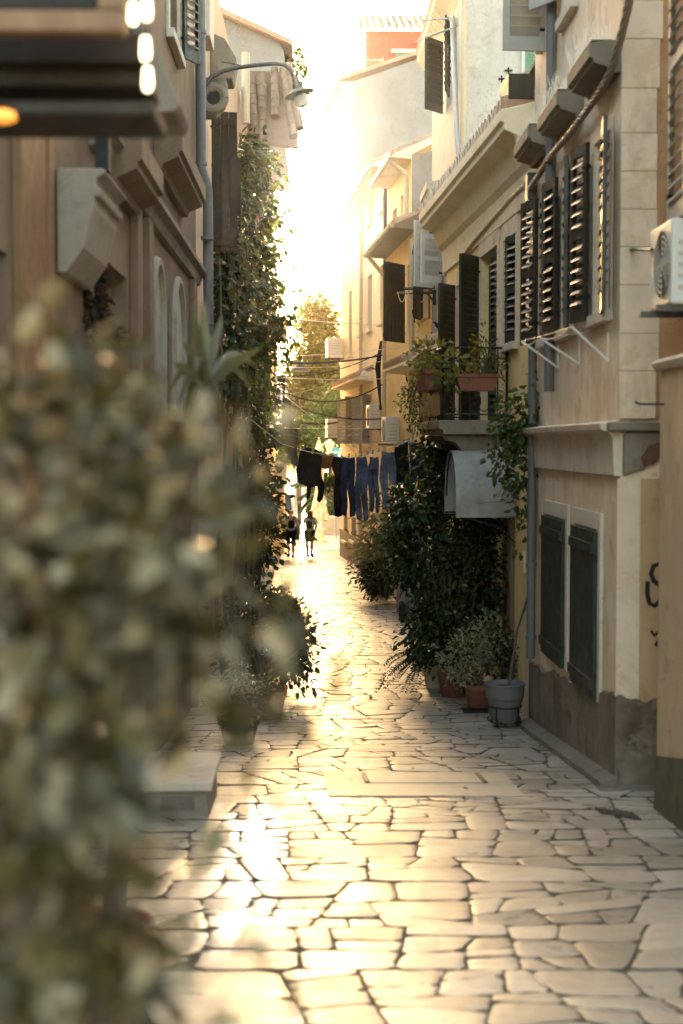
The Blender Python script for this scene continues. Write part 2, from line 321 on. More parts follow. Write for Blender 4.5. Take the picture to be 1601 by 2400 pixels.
def np_mesh(name, V, Fc, m, parent=None):
    me = bpy.data.meshes.new(name); n, k = Fc.shape
    me.vertices.add(len(V)); me.vertices.foreach_set('co', np.asarray(V, np.float32).ravel())
    me.loops.add(n * k); me.loops.foreach_set('vertex_index', Fc.astype(np.int32).ravel())
    me.polygons.add(n); me.polygons.foreach_set('loop_start', np.arange(0, n * k, k, dtype=np.int32)); me.update(calc_edges=True); me.validate()
    me.materials.append(m); o = bpy.data.objects.new(name, me); SC.collection.objects.link(o)
    if parent is not None: o.parent = parent; o.matrix_parent_inverse = Matrix.Translation(-parent.location)
    return o
def leaves(blobs, size, aspect=.5, droop=.3, jit=.35, clump=.35, per=14, flatten=0):
    """blobs: (centre, (rx, ry, rz), number of leaves) -> leaf arrays gathered in clumps"""
    Ps, As, Ns = [], [], []
    for c, r, n in blobs:
        c = np.array(c, float); r = np.array(r, float); k = max(1, n // per)
        d = rng.normal(size=(k, 3)); d /= np.linalg.norm(d, axis=1, keepdims=True); q = rng.uniform(.25, 1, (k, 1)) ** .45
        cc = c + d * q * r
        idx = rng.integers(0, k, n); off = rng.normal(size=(n, 3)) * size * clump * 3.2
        P = cc[idx] + off; out = d[idx] * .7 + off / (np.linalg.norm(off, axis=1, keepdims=True) + 1e-9) * .8 + rng.normal(size=(n, 3)) * jit
        out[:, 2] -= droop; Nn = rng.normal(size=(n, 3)) * .6 + np.array([0, 0, 1.]) + d[idx] * .4
        Ps.append(P); As.append(out); Ns.append(Nn)
    P, A, Nn = np.concatenate(Ps), np.concatenate(As), np.concatenate(Ns); n = len(P)
    L = size * rng.uniform(.6, 1.25, n)
    return leaf_arrays(P, A, Nn, L, L * aspect)
def stems(blobs, root, r0=.02, k=5, name='stem', m=None, parent=None):
    mb = MB(); root = Vector(root)
    for c, r, n in blobs:
        for _ in range(k):
            e = Vector(c) + Vector(rng.normal(size=3)) * .45 * Vector(r).length * .5; s0 = root + Vector((random.uniform(-1, 1) * r0 * 2, random.uniform(-1, 1) * r0 * 2, 0))
            mid = s0.lerp(e, .5) + Vector((random.uniform(-.06, .06), random.uniform(-.06, .06), .08))
            mb.tube([s0, s0.lerp(mid, .5) + Vector((0, 0, .04)), mid, mid.lerp(e, .6), e], [r0, r0 * .85, r0 * .65, r0 * .4, r0 * .18], 5)
    return mb.build(name, m or M['bark'], parent, smooth=True)
# ---------------------------------------------------------------- the ground
def sheet(name, x0, x1, ys, dz, m, nx=2):
    mb = MB(); xs = np.linspace(x0, x1, nx)
    for y in ys:
        for x in xs: mb.v.append((x, y, gz(y) + dz))
    for i in range(len(ys) - 1):
        for k in range(nx - 1): a = i * nx + k; mb.f.append((a, a + 1, a + nx + 1, a + nx))
    return tag(mb.build(name, m, smooth=True, fix=False), kind='structure')
sheet('ground', -55, 60, list(np.arange(-12, 110, 2)) + [190], -.02, M['earth'])
sheet('joint_bed', -4, 6, list(np.arange(-12, 51.6, .3)), -.009, M['grit'])
def flagstones(x0, x1, y0, y1):
    """crazy paving: the lane cut again and again by nearly straight joints, every flag bevelled, worn hollow and tilted a little"""
    rr = random.Random(11); out = []
    def area(p): return .5 * sum(p[i][0] * p[(i + 1) % len(p)][1] - p[(i + 1) % len(p)][0] * p[i][1] for i in range(len(p)))
    def clip(p, c, n, s):
        q = []
        for i in range(len(p)):
            a, b = p[i], p[(i + 1) % len(p)]; da = ((a[0] - c[0]) * n[0] + (a[1] - c[1]) * n[1]) * s; db = ((b[0] - c[0]) * n[0] + (b[1] - c[1]) * n[1]) * s
            if da >= 0: q.append(a)
            if (da < 0) != (db < 0): t = da / (da - db); q.append((a[0] + (b[0] - a[0]) * t, a[1] + (b[1] - a[1]) * t))
        return q
    def split(p, lim):
        A = abs(area(p))
        if A < lim: out.append(p); return
        cx, cy = sum(q[0] for q in p) / len(p), sum(q[1] for q in p) / len(p); w = max(q[0] for q in p) - min(q[0] for q in p); h = max(q[1] for q in p) - min(q[1] for q in p)
        ang = (0 if w > h * 1.35 else math.pi / 2) + rr.gauss(0, .24); c = (cx + rr.uniform(-.16, .16) * w, cy + rr.uniform(-.16, .16) * h); n = (math.cos(ang), math.sin(ang))
        for s in (1, -1):
            q = clip(p, c, n, s)
            if len(q) > 2 and abs(area(q)) > .004: split(q, rr.choice((.05, .08, .12, .17, .26)))
    y = y0
    la = lb = y
    while y < y1:
        h = rr.uniform(.6, 1.15); ha, hb = min(y1, y + h + rr.uniform(-.18, .18)), min(y1, y + h + rr.uniform(-.18, .18))
        split([(x0, la), (x1, lb), (x1, hb), (x0, ha)], .12); y += h; la, lb = ha, hb
    mb = MB(); mi = []
    for p in out:
        if area(p) < 0: p = p[::-1]
        cx, cy = sum(q[0] for q in p) / len(p), sum(q[1] for q in p) / len(p); far = cy > 26
        g = rr.uniform(.003, .008); pts = []
        n = len(p)
        for i in range(n):      # inset, corners cut, edges chipped
            a, b = p[i], p[(i + 1) % n]; L = math.hypot(b[0] - a[0], b[1] - a[1])
            if L < .03: pts.append(((a[0] + b[0]) / 2, (a[1] + b[1]) / 2)); continue
            ts = (.16, .84) if far or L < .12 else (.13, .38, .62, .87)
            for t in ts: pts.append((a[0] + (b[0] - a[0]) * t + rr.gauss(0, .0045), a[1] + (b[1] - a[1]) * t + rr.gauss(0, .0045)))
        if len(pts) < 4: continue
        def ins(d):
            q = []
            for (x, y_) in pts: l = math.hypot(x - cx, y_ - cy) or 1; k = max(.3, (l - d) / l); q.append((cx + (x - cx) * k, cy + (y_ - cy) * k))
            return q
        z0 = gz(cy); sl = (gz(cy + .3) - gz(cy - .3)) / .6; tx, ty = rr.gauss(0, .009), rr.gauss(0, .012); zo = rr.gauss(0, .002); Z = lambda x, y_, d: z0 + sl * (y_ - cy) + tx * (x - cx) + ty * (y_ - cy) + zo + d
        b = len(mb.v); m_ = len(pts)
        for ring, d in ((ins(g), -.02), (ins(g + .002), -.0012), (ins(g + .010), -.0002), (ins(g + .05), rr.uniform(-.0005, .0015))): mb.v += [(x, y_, Z(x, y_, d)) for x, y_ in ring]
        mb.v.append((cx, cy, Z(cx, cy, rr.uniform(-.002, .002))))
        for k in range(3):
            mi += [1 if k < 1 else 0] * m_
            for i in range(m_): j = (i + 1) % m_; mb.f.append((b + k * m_ + i, b + k * m_ + j, b + (k + 1) * m_ + j, b + (k + 1) * m_ + i))
        mi += [0] * m_
        for i in range(m_): mb.f.append((b + 3 * m_ + i, b + 3 * m_ + (i + 1) % m_, b + 4 * m_))
    o = mb.build('paving', M['paving'], smooth=False, fix=False); o.data.materials.append(M['grit']); o.data.polygons.foreach_set('material_index', mi); o.data.polygons.foreach_set('use_smooth', [True] * len(o.data.polygons)); o.data.set_sharp_from_angle(angle=R(25)); return tag(o, kind='structure')
flagstones(-2.2, 3.2, 2.5, 51.6)
sheet('plaza', -40, 60, list(np.arange(51.6, 110, 2)), -.004, M['plaza'])
# ---------------------------------------------------------------- house builders
def wall_mesh(W, u0, u1, z0, z1, ops=(), depth=5, name='wall', m=None, parent=None, ztop_near=None):
    """a solid block with the alley face pierced by recessed openings (a, b, c, d, recess)"""
    us = sorted({u0, u1} | {x for o in ops for x in o[:2] if u0 < x < u1}); zs = sorted({z0, z1} | {x for o in ops for x in o[2:4] if z0 < x < z1})
    mb = MB(); P = lambda u, z, d=0: W.pt(u, z, d)
    q = lambda *p: mb.add(p, [(0, 1, 2, 3)])
    for i in range(len(us) - 1):
        for j in range(len(zs) - 1):
            uc, zc = (us[i] + us[i + 1]) / 2, (zs[j] + zs[j + 1]) / 2
            if any(o[0] < uc < o[1] and o[2] < zc < o[3] for o in ops): continue
            q(P(us[i], zs[j]), P(us[i + 1], zs[j]), P(us[i + 1], zs[j + 1]), P(us[i], zs[j + 1]))
    for a, b, c, d, r in ops:
        q(P(a, c), P(a, d), P(a, d, -r), P(a, c, -r)); q(P(b, c), P(b, d), P(b, d, -r), P(b, c, -r))
        q(P(a, c), P(b, c), P(b, c, -r), P(a, c, -r)); q(P(a, d), P(b, d), P(b, d, -r), P(a, d, -r)); q(P(a, c, -r), P(b, c, -r), P(b, d, -r), P(a, d, -r))
    for u in (u0, u1): q(P(u, z0), P(u, z1), P(u, z1, -depth), P(u, z0, -depth))
    q(P(u0, z1), P(u1, z1), P(u1, z1, -depth), P(u0, z1, -depth)); q(P(u0, z0, -depth), P(u1, z0, -depth), P(u1, z1, -depth), P(u0, z1, -depth))
    bm_fix = mb.build(name, m, parent, fix=True); return bm_fix
def house(name, label, W, u0, u1, zb, zt, m, ops=(), depth=5, group=None):
    p = W.pt((u0 + u1) / 2, 0, 0); r = thing(name, label, 'house', (p.x, p.y, gz(p.y)), group)
    wall_mesh(W, u0, u1, zb, zt, ops, depth, 'wall', m, r); return r
def window(W, o, root, frame=None, panes=2, glass=True, name='window'):
    a, b, c, d, r = o; mb = MB(); f = .05; e0, e1 = -r + .004, -r + .05
    mb.wbox(W, a, a + f, c, d, e0, e1); mb.wbox(W, b - f, b, c, d, e0, e1); mb.wbox(W, a + f, b - f, c, c + f, e0, e1); mb.wbox(W, a + f, b - f, d - f, d, e0, e1)
    mb.wbox(W, (a + b) / 2 - f / 2, (a + b) / 2 + f / 2, c + f, d - f, e0, e1)
    for k in range(1, panes): z = c + (d - c) * k / panes; mb.wbox(W, a + f, (a + b) / 2 - f / 2, z - .015, z + .015, e0, e1 - .01); mb.wbox(W, (a + b) / 2 + f / 2, b - f, z - .015, z + .015, e0, e1 - .01)
    w = mb.build(name, frame or M['greyshut'], root)
    MB().wbox(W, a + .01, b - .01, c + .01, d - .01, -r + .008, -r + .02).build('pane', M['glass'], w)
    return w
def surround(W, o, root, m, w=.10, t=.025, sill=True, lintel=None):
    a, b, c, d = o[:4]; mb = MB(); lw = lintel or w
    mb.wbox(W, a - w, a, c, d, 0, t); mb.wbox(W, b, b + w, c, d, 0, t); mb.wbox(W, a - w, b + w, d, d + lw, 0, t)
    s = mb.build('window_surround', m, root, bevel=.004)
    if sill: MB().wbox(W, a - w * 1.2, b + w * 1.2, c - .09, c, 0, t + .05).build('sill', m, s, bevel=.006)
    return s
def shutter(W, hu, z0, z1, w, ang, dirn, m, root, louver=True, d0=.05, t=.035, pitch=.07, mids=1, label=None, planks=4):
    e = W.d * dirn * math.cos(R(ang)) + W.n * math.sin(R(ang)); f = -W.d * dirn * math.sin(R(ang)) + W.n * math.cos(R(ang)); Z = Vector((0, 0, 1))
    h0 = W.pt(hu, 0, d0 + t / 2); mb = MB()
    def bar(x0, x1, za, zb, t2=t, tilt=0, off=0):
        c = h0 + e * ((x0 + x1) / 2) + Z * ((za + zb) / 2) + f * off
        if tilt:
            a = f * math.cos(tilt) + Z * math.sin(tilt); b = Z * math.cos(tilt) - f * math.sin(tilt); mb.obox(c, e * ((x1 - x0) / 2), a * (t2 / 2), b * ((zb - za) / 2))
        else: mb.obox(c, e * ((x1 - x0) / 2), f * (t2 / 2), Z * ((zb - za) / 2))
    st = min(.07, w * .17)
    if louver:
        bar(0, st, z0, z1); bar(w - st, w, z0, z1); cuts = [z0] + [z0 + (z1 - z0) * (k + 1) / (mids + 1) for k in range(mids)] + [z1]
        H = .09
        bar(st, w - st, z0, z0 + H * 1.5, t - .004); bar(st, w - st, z1 - H, z1, t - .004)
        for c in cuts[1:-1]: bar(st, w - st, c - H / 2, c + H / 2, t - .004)
        for k in range(mids + 1):
            a = cuts[k] + (H * 1.5 if k == 0 else H / 2); b = cuts[k + 1] - (H if k == mids else H / 2); n = max(3, int((b - a) / pitch))
            for i in range(n): z = a + (i + .5) * (b - a) / n; bar(st, w - st, z - pitch * .64, z + pitch * .64, .009, tilt=R(40))
    else:
        for i in range(planks): bar(w * i / planks + (.007 if i else 0), w * (i + 1) / planks, z0, z1, t)
        for z in (z0 + .12, z1 - .14): bar(.01, w - .01, z - .04, z + .04, .02, off=t / 2 + .011)
    o = mb.build('shutter', m, root)
    for z in (z0 + .2, z1 - .2): MB().obox(h0 + e * .03 + Z * z, e * .045, f * (t / 2 + .006), Z * .014).build('hinge', M['iron'], o)
    if label: o['label'] = label
    return o
def hood(W, u0, u1, z, root, m, proj=.22, h=.20, name='window_hood'):
    return MB().profile(W, u0, u1, [(0, z), (proj * .25, z), (proj * .32, z + h * .16), (proj * .86, z + h * .34), (proj * .86, z + h * .46), (proj, z + h * .52), (proj, z + h), (0, z + h + .03)]).build(name, m, root, bevel=.006)
def spikes(name, label, W, u0, u1, z, d0, d1, n, h, group='bird spike strips on the window hoods'):
    mb = MB()
    for i in range(n):
        u = u0 + (u1 - u0) * i / (n - 1)
        for k in range(3):
            a = random.uniform(-.4, .4); b = random.uniform(-.25, .5); p = W.pt(u, z, d0 + (d1 - d0) * k / 2); t = W.d * math.sin(a) * h + W.n * math.sin(b) * h * .8 + Vector((0, 0, h * random.uniform(.8, 1)))
            mb.tube([p, p + t], .0024, 3)
    mb.wbox(W, u0, u1, z - .003, z + .008, d0, d1)
    return tag(mb.build(name, M['spike']), label, 'bird spikes', group)
def aircon(label, W, u, z, w=.75, h=.55, dep=.28, d0=.06, fan=True, m=None, group='air conditioner boxes on the walls', shelf=True):
    p = W.pt(u, z, d0); r = thing('air_conditioner', label, 'air conditioner', tuple(p), group)
    MB().wbox(W, u - w / 2, u + w / 2, z, z + h, d0, d0 + dep).build('casing', m or M['plastic'], r, bevel=.02)
    if fan:
        g = MB(); fc = W.pt(u - w * .12, z + h * .5, d0 + dep + .006); Z = Vector((0, 0, 1)); rr = h * .40
        for q in range(6):
            k = rr * (q + 1) / 6; g.tube([fc + W.d * k * math.cos(x) + Z * k * math.sin(x) for x in np.linspace(0, 2 * math.pi, 25)], .004, 4)
        for q in range(8): x = q * math.pi / 4; g.tube([fc, fc + W.d * rr * math.cos(x) + Z * rr * math.sin(x)], .003, 4)
        g.build('fan_grille', M['plastic2'], r)
        MB().add([fc - W.n * .004 + (W.d * math.cos(x) + Z * math.sin(x)) * rr for x in np.linspace(0, 2 * math.pi, 24, endpoint=False)], [tuple(range(24))]).build('fan_opening', M['dark'], r, fix=False)
    v = MB()
    for side in (u - w / 2 - .004,):
        for k in range(5): z2 = z + h * (.2 + .13 * k); v.obox(W.pt(side, z2, d0 + dep * .5), W.n * dep * .33, W.d * .006, Vector((0, 0, .012)))
    v.build('side_vent', M['plastic2'], r)
    if shelf:
        s = MB(); s.wbox(W, u - w * .42, u - w * .42 + .04, z - .04, z, 0, d0 + dep + .08); s.wbox(W, u + w * .42 - .04, u + w * .42, z - .04, z, 0, d0 + dep + .08); s.wbox(W, u - w * .5, u + w * .5, z - .055, z - .041, .0, .04)
        s.build('bracket', M['bronze'], r)
    return r
def pipe(pts, r, m, root, clips=True, name='drainpipe'):
    o = MB().tube(pts, r, 12).build(name, m, root, smooth=True)
    return o
def gutter_eave(W, u0, u1, z, over, root, mS, mG, rise=.25, depth=1.5, mR=None):
    """sloping roof edge with soffit and half-round gutter"""
    MB().profile(W, u0, u1, [(-.0, z - .05), (over, z - .02), (over, z + .05), (-depth, z + rise + depth * .45), (-depth, z + rise + depth * .45 - .08), (0, z + rise * .2)]).build('eave', mS, root)
    q = W.n; Z = Vector((0, 0, 1)); c0, c1 = W.pt(u0, z + .03, over + .05), W.pt(u1, z + .03, over + .05); g = MB(); rr = .065; n = 9
    prof = [(rr * math.cos(x), rr * math.sin(x)) for x in np.linspace(math.pi, 2 * math.pi, n)] + [((rr - .01) * math.cos(x), (rr - .01) * math.sin(x)) for x in np.linspace(2 * math.pi, math.pi, n)]
    g.prism([c0 + q * a + Z * b for a, b in prof], c1 - c0); g.build('gutter', mG, root)
    if mR: tiles(W, u0, u1, z + .06, over - .02, depth, root, mR)
def tiles(W, u0, u1, z, over, depth, root, m, rise=.45, pitch=.21, name='roof'):
    n = max(2, int(abs(u1 - u0) / pitch)); mb = MB()
    for i in range(n):
        u = u0 + (u1 - u0) * (i + .5) / n; rows = max(2, int(depth / .35))
        for k in range(rows):
            d0 = over - (depth + over) * k / rows; d1 = over - (depth + over) * (k + 1.12) / rows; s = lambda d: z + (over - d) * rise
            a, b = W.pt(u, s(d0) + .03, d0), W.pt(u, s(d1) + .0, d1); mb.tube([a, b], [.105, .085], 10)
    return mb.build(name, m, root, smooth=True)

# ================================================================ RIGHT-HAND SIDE
W1 = Wall((2.30, 11.0), (2.30, 15.05), 1)
def zz(py, Y): return CZ + ray(740, py).z * Y     # height of picture row py at distance Y
# --- the beige house
win_up = [(11.13, 11.73), (12.66, 13.24), (14.0, 14.42)]
tops = [zz(322, 11.5), zz(404, 13.0), zz(470, 14.3)]; zt_ = sum(tops) / 3; zb_ = zz(735, 11.5)
ops = [(a - 11, b - 11, zb_, zt_, .20) for a, b in win_up]
lowA = W1.rect(1283, 1331, 1204, 1528, False); lowB = W1.rect(1353, 1408, 1226, 1596, False)
lows = [(lowA[0], lowA[1], lowA[2], lowA[3], .12), (lowB[0], lowB[1], lowB[2], lowB[3], .12)]
u3 = (14.0 - 11, 14.55 - 11, zz(60, 14), zz(-260, 14), .2)
u3b = (12.7 - 11, 13.3 - 11, zz(20, 13), zz(-300, 13), .2)
RH = house('house', 'beige plastered house with dark green plank shutters, stone hoods and dark roughcast base', W1, -.3, 4.05, gz(15) - .4, 6.9, M['beige'], ops + lows + [u3, u3b], 5)
for o in ops:
    window(W1, o, RH, M['worn'], 3); surround(W1, o, RH, M['stone'], .09, .02)
for o in (u3, u3b): window(W1, o, RH, M['greyshut'], 3); surround(W1, o, RH, M['stone'], .09, .02)
for k, o in enumerate(lows):
    surround(W1, o, RH, M['palestone'], .10, .03, sill=False, lintel=.14)
    a, b, c, d, r = o; w = (b - a) / 2
    s = shutter(W1, a + .005, c + .01, d - .01, (b - a) - .01, .3, 1, M['green'], RH, louver=False, d0=.012, t=.05, planks=4)
lw = .36
for k, (o, (an, af)) in enumerate(zip(ops, ((9, 10), (13, 8), (10, 16)))):
    a, b, c, d, r = o
    shutter(W1, a - .01, c - .03, d + .03, lw if k else .34, an, -1, M['worn'], RH, pitch=.085)
    shutter(W1, b + .01, c - .03, d + .03, lw, af, 1, M['worn'], RH, pitch=.085)
for k, (px0, px1, py) in enumerate(((1446, 1336, 160), (1365, 1270, 265), (1290, 1217, 340))):
    pass
hz = zt_ + .30
for k, (a, b) in enumerate(((10.82, 11.76), (12.28, 13.33), (13.92, 14.92))):
    hood(W1, a - 11, b - 11, zz((160, 268, 342)[k], a) - .02, RH, M['darkstone'], .24, .22)
    spikes('bird_spike_strip', ('bird spikes on the stone hood closest to the corner pilaster', 'bird spikes on the middle stone hood of the beige house', 'bird spikes on the stone hood beside the yellow cornice')[k], W1, a - 11 + .03, b - 11 - .03, zz((160, 268, 342)[k], a) + .235, .06, .22, 26, .17)
# string course with the broken end
zs1 = zz(1000, 13); MB().profile(W1, -.3, 4.0, [(0, zs1 - .40), (.05, zs1 - .40), (.06, zs1 - .11), (.09, zs1 - .07), (.15, zs1 - .05), (.16, zs1), (0, zs1 + .025)]).build('string_course', M['stone'], RH, bevel=.006)
MB().box(2.19, 2.75, 10.580, 10.698, zs1 - .06, zs1 + .005).build('ledge_return', M['darkstone'], RH, bevel=.012)
MB().prism([(x, 10.64, z) for x, z in ((2.31, zs1 - .07), (2.74, zs1 - .07), (2.74, zs1 - .2), (2.66, zs1 - .27), (2.55, zs1 - .26), (2.47, zs1 - .35), (2.31, zs1 - .40))], (0, .058, 0)).build('broken_moulding', M['darkstone'], RH, bevel=.02)
MB().prism([(x, 10.625, z) for x, z in ((2.50, zs1 - .17), (2.62, zs1 - .13), (2.73, zs1 - .17), (2.70, zs1 - .23), (2.60, zs1 - .25), (2.53, zs1 - .31), (2.46, zs1 - .33), (2.44, zs1 - .26))], (0, .03, 0)).build('exposed_brick', M['brickred'], RH, bevel=.012)
# roughcast base on both faces, kerb
mb = MB(); n = 110
_rw = np.cumsum(np.random.default_rng(5).normal(size=240)) * .009; _rw -= np.convolve(_rw, np.ones(61) / 61, 'same')
def base_z(y): return gz(y) + .68 + .012 * math.sin(y * 3.1) + float(np.interp((y - 10.6) * 50, np.arange(240), _rw))
for i in range(n):
    y0, y1 = 10.7 + 4.35 * i / n, 10.7 + 4.35 * (i + 1) / n
    mb.hexa([(2.272, y0, gz(y0) - .3), (2.302, y0, gz(y0) - .3), (2.302, y1, gz(y1) - .3), (2.272, y1, gz(y1) - .3), (2.272, y0, base_z(y0)), (2.302, y0, base_z(y0)), (2.302, y1, base_z(y1)), (2.272, y1, base_z(y1))])
xs_ = np.linspace(2.272, 3.4, 40)
for i in range(39):
    t = [base_z(10.7) + .022 * math.sin(x * 17) + .012 * math.sin(x * 47) - .02 for x in xs_[i:i + 2]]; mb.hexa([(xs_[i], 10.665, gz(11) - .3), (xs_[i + 1], 10.665, gz(11) - .3), (xs_[i + 1], 10.698, gz(11) - .3), (xs_[i], 10.698, gz(11) - .3), (xs_[i], 10.665, t[0]), (xs_[i + 1], 10.665, t[1]), (xs_[i + 1], 10.698, t[1]), (xs_[i], 10.698, t[0])])
mb.build('roughcast_base', M['plinth'], RH)
mb = MB()
for i in range(12):
    y0, y1 = 10.6 + 4.4 * i / 12, 10.6 + 4.4 * (i + 1) / 12
    mb.hexa([(2.13, y0, gz(y0) - .2), (2.272, y0, gz(y0) - .2), (2.272, y1, gz(y1) - .2), (2.13, y1, gz(y1) - .2), (2.15, y0, gz(y0) + .05), (2.272, y0, gz(y0) + .09), (2.272, y1, gz(y1) + .09), (2.15, y1, gz(y1) + .05)])
mb.box(2.13, 4, 10.480, 10.665, gz(11) - .2, gz(11) + .05)
mb.build('footing', M['darkstone'], RH)
# corner pilaster of stone blocks, then orange-brown return wall
mb = MB(); z = zs1 + .03; k = 0
while z < 6.8:
    h = random.choice((.28, .33, .36)); w_ = random.uniform(-.03, .02); mb.box(2.272, 2.56 + w_, 10.640, 10.698, z, z + h - .0025); z += h; k += 1
mb.build('corner_pilaster', M['cornerstone'], RH, bevel=.006)
mb = MB(); z = base_z(10.7) - .08
mb.box(2.272, 2.45, 10.672, 10.698, z, zs1 - .42); mb.build('corner_strip', M['cornerstone'], RH, bevel=.004)
MB().box(2.50, 4, 10.685, 10.699, zs1 + .03, 6.8).build('return_wall_facing', plaster('stained_orange_plaster', (.42, .235, .115), dark=(.12, .09, .06), streak=.9, stain=.6), RH)
MB().box(2.451, 4, 10.685, 10.699, base_z(10.7) - .08, zs1 - .42).build('return_wall_facing', plaster('stained_ochre_plaster', (.44, .29, .16), dark=(.22, .15, .09), streak=.6, stain=.6), RH)
# grey drainpipe of the beige house, rising between the windows
Z15 = 14.93
pipe([W1.pt(3.64, zz(1545, 14.6), .07), W1.pt(3.64, zz(600, 14.6), .07)], .046, M['pipe'], RH)
for z in (zz(1500, 14.6), zz(1330, 14.6), zz(1000, 14.6), zz(640, 14.6)): MB().tube([W1.pt(3.64, z, .07), W1.pt(3.64, z + .035, .07)], .054, 12).build('pipe_collar', M['pipe'], RH, smooth=True)
MB().tube([W1.pt(13.65 - 11, 2.2, .06), W1.pt(13.65 - 11, 6.9, .06)], .05, 8).build('drainpipe', M['pipe'], RH, smooth=True)
# thick braided cable bundle running below the hoods
def braid(name, label, pts, r=.028, strands=3, m=None, wraps=None):
    pts = [Vector(p) for p in pts]; mb = MB(); dense = []
    for a, b in zip(pts[:-1], pts[1:]):
        n = max(2, int((b - a).length / .035)); dense += [a.lerp(b, i / n) for i in range(n)]
    dense.append(pts[-1])
    dd = [sum(dense[max(0, i - 6):i + 7], Vector()) / len(dense[max(0, i - 6):i + 7]) for i in range(len(dense))]
    for s in range(strands):
        q = []
        for i, p in enumerate(dd):
            t = (dd[min(i + 1, len(dd) - 1)] - dd[max(0, i - 1)]).normalized(); a = t.orthogonal().normalized(); b = t.cross(a); ph = i * .5 + 2 * math.pi * s / strands
            q.append(p + a * math.cos(ph) * r + b * math.sin(ph) * r)
        mb.tube(q, r * .95, 6)
    return tag(mb.build(name, m or M['cablegrey'], smooth=True), label, 'cable')
A1 = lambda px, py, d=.09: W1.pt(*W1.uv(px, py, d), d)
braid('cable_bundle', 'thick twisted cable bundle slung under the stone hoods of the beige house', [A1(1236, 452), A1(1290, 366), A1(1345, 300), A1(1400, 225), A1(1432, 170), A1(1447, 120), A1(1462, 60), A1(1484, -40)], .017, 4, M['cablegrey'])
MB().wbox(W1, 14.72 - 11, 14.9 - 11, zz(470, 14.8), zz(405, 14.8), .02, .12).build('junction_box', M['bronze'], RH, bevel=.01)
mb = MB()
for k in range(3): mb.tube([A1(1236 + 3 * k, 460, .08), A1(1237 + 3 * k, 520, .05), A1(1228 + 3 * k, 620, .04), A1(1234 + 2 * k, 700, .04)], .012, 5)
tag(mb.build('loose_cable', M['cable'], smooth=True), 'black cables dropping from the junction box beside the far shutter', 'cable')
# grey louvred shutter standing out at the top
shutter(W1, u3[0] - .0, zz(104, 13.8), zz(-280, 13.8), .44, 86, -1, M['greyshut'], RH, d0=.03, pitch=.09, mids=1, label='grey louvred shutter standing open across the lane')
shutter(W1, u3b[1] + .02, zz(8, 13.5), zz(-300, 13.4), .42, 30, 1, M['greyshut'], RH, d0=.03, pitch=.09)
# clothes airer: white arms and slack rope under the windows
r = thing('clothes_airer', 'white metal clothes airer arms with slack rope under the shuttered windows', 'clothes airer', tuple(A1(1360, 850)))
arms = [((1308, 862), (1222, 800)), ((1357, 853), (1262, 790)), ((1425, 846), (1340, 766))]
tips = []
for (wx, wy), (tx, ty) in arms:
    u, z = W1.uv(wx, wy, .02); p = W1.pt(u, z, .02); tip = at(tx, ty, p.y - .05); tips.append(tip)
    MB().tube([p, tip], .011, 6).tube([p, p + Vector((0, 0, .22))], .008, 5).build('arm', M['whiteshut'], r, smooth=True)
u, z = W1.uv(1235, 800, .02); tips.insert(0, at(1232, 795, 14.6)); tips.append(at(1395, 768, 12.2))
for a, b in zip(tips[:-1], tips[1:]):
    m_ = a.lerp(b, .5) - Vector((0, 0, .10)); MB().tube([a.lerp(m_, t) * (1 - t) + m_.lerp(b, t) * t for t in np.linspace(0, 1, 10)], .007, 5).build('rope', M['rope'], r, smooth=True)
MB().tube([tips[1], tips[2], tips[3], at(1432, 770, 12.0)], .003, 4).build('wire', M['plastic2'], r)
# graffiti: a scrawl on the return wall
g = []
def stroke(pp, w):
    pts = [at(x, y, 10.681) for x, y in pp]; mb = MB(); mb.v = []
    for i, p in enumerate(pts):
        t = (pts[min(i + 1, len(pts) - 1)] - pts[max(i - 1, 0)]).normalized(); s = Vector((-t.z, 0, t.x)) * w
        mb.v += [tuple(p - s), tuple(p + s), tuple(p + s - Vector((0, .003, 0))), tuple(p - s - Vector((0, .003, 0)))]
    for i in range(len(pts) - 1):
        b = i * 4
        for k in range(4): mb.f.append((b + k, b + (k + 1) % 4, b + 4 + (k + 1) % 4, b + 4 + k))
    return mb
gr = stroke([(1553, 1332), (1545, 1322), (1532, 1326), (1526, 1345), (1533, 1362), (1546, 1372), (1552, 1390), (1546, 1410), (1534, 1420), (1522, 1414), (1517, 1392), (1518, 1362)], .018)
for s2 in ([(1551, 1275), (1553, 1300)], [(1548, 1476), (1534, 1490), (1526, 1478)], [(1552, 1490), (1536, 1512), (1548, 1518)]):
    q = stroke(s2, .012); gr.add(q.v, q.f)
tag(gr.build('graffiti_tag', M['iron']), 'black spray painted squiggle on the ochre return wall', 'graffiti')

# --- nearest wall on the right edge
W0 = Wall((2.38, 4.0), (2.38, 9.8), 1)
zl = zz(862, 9.8)
RN = house('house', 'plain beige wall with mouldy base at the right edge of the lane', W0, 0, 5.8, gz(9) - .5, zl, M['beige2'], [], 3)
MB().wbox(W0, 0, 5.78, zl, 6.8, -3, -.22).build('upper_wall', M['beige'], RN)
MB().profile(W0, 0, 5.84, [(-.2, zl), (.03, zl - .02), (.06, zl + .03), (.02, zl + .06), (-.2, zl + .11)]).build('ledge', M['stone'], RN, bevel=.006)
mb = MB()
for i in range(16):
    y0, y1 = 4 + 5.8 * i / 16, 4 + 5.8 * (i + 1) / 16; t0, t1 = .42 + .05 * math.sin(y0 * 5), .42 + .05 * math.sin(y1 * 5)
    mb.hexa([(2.355, y0, gz(y0) - .3), (2.4, y0, gz(y0) - .3), (2.4, y1, gz(y1) - .3), (2.355, y1, gz(y1) - .3), (2.37, y0, gz(y0) + t0), (2.4, y0, gz(y0) + t0), (2.4, y1, gz(y1) + t1), (2.37, y1, gz(y1) + t1)])
mb.build('mouldy_base', M['moss'], RN)
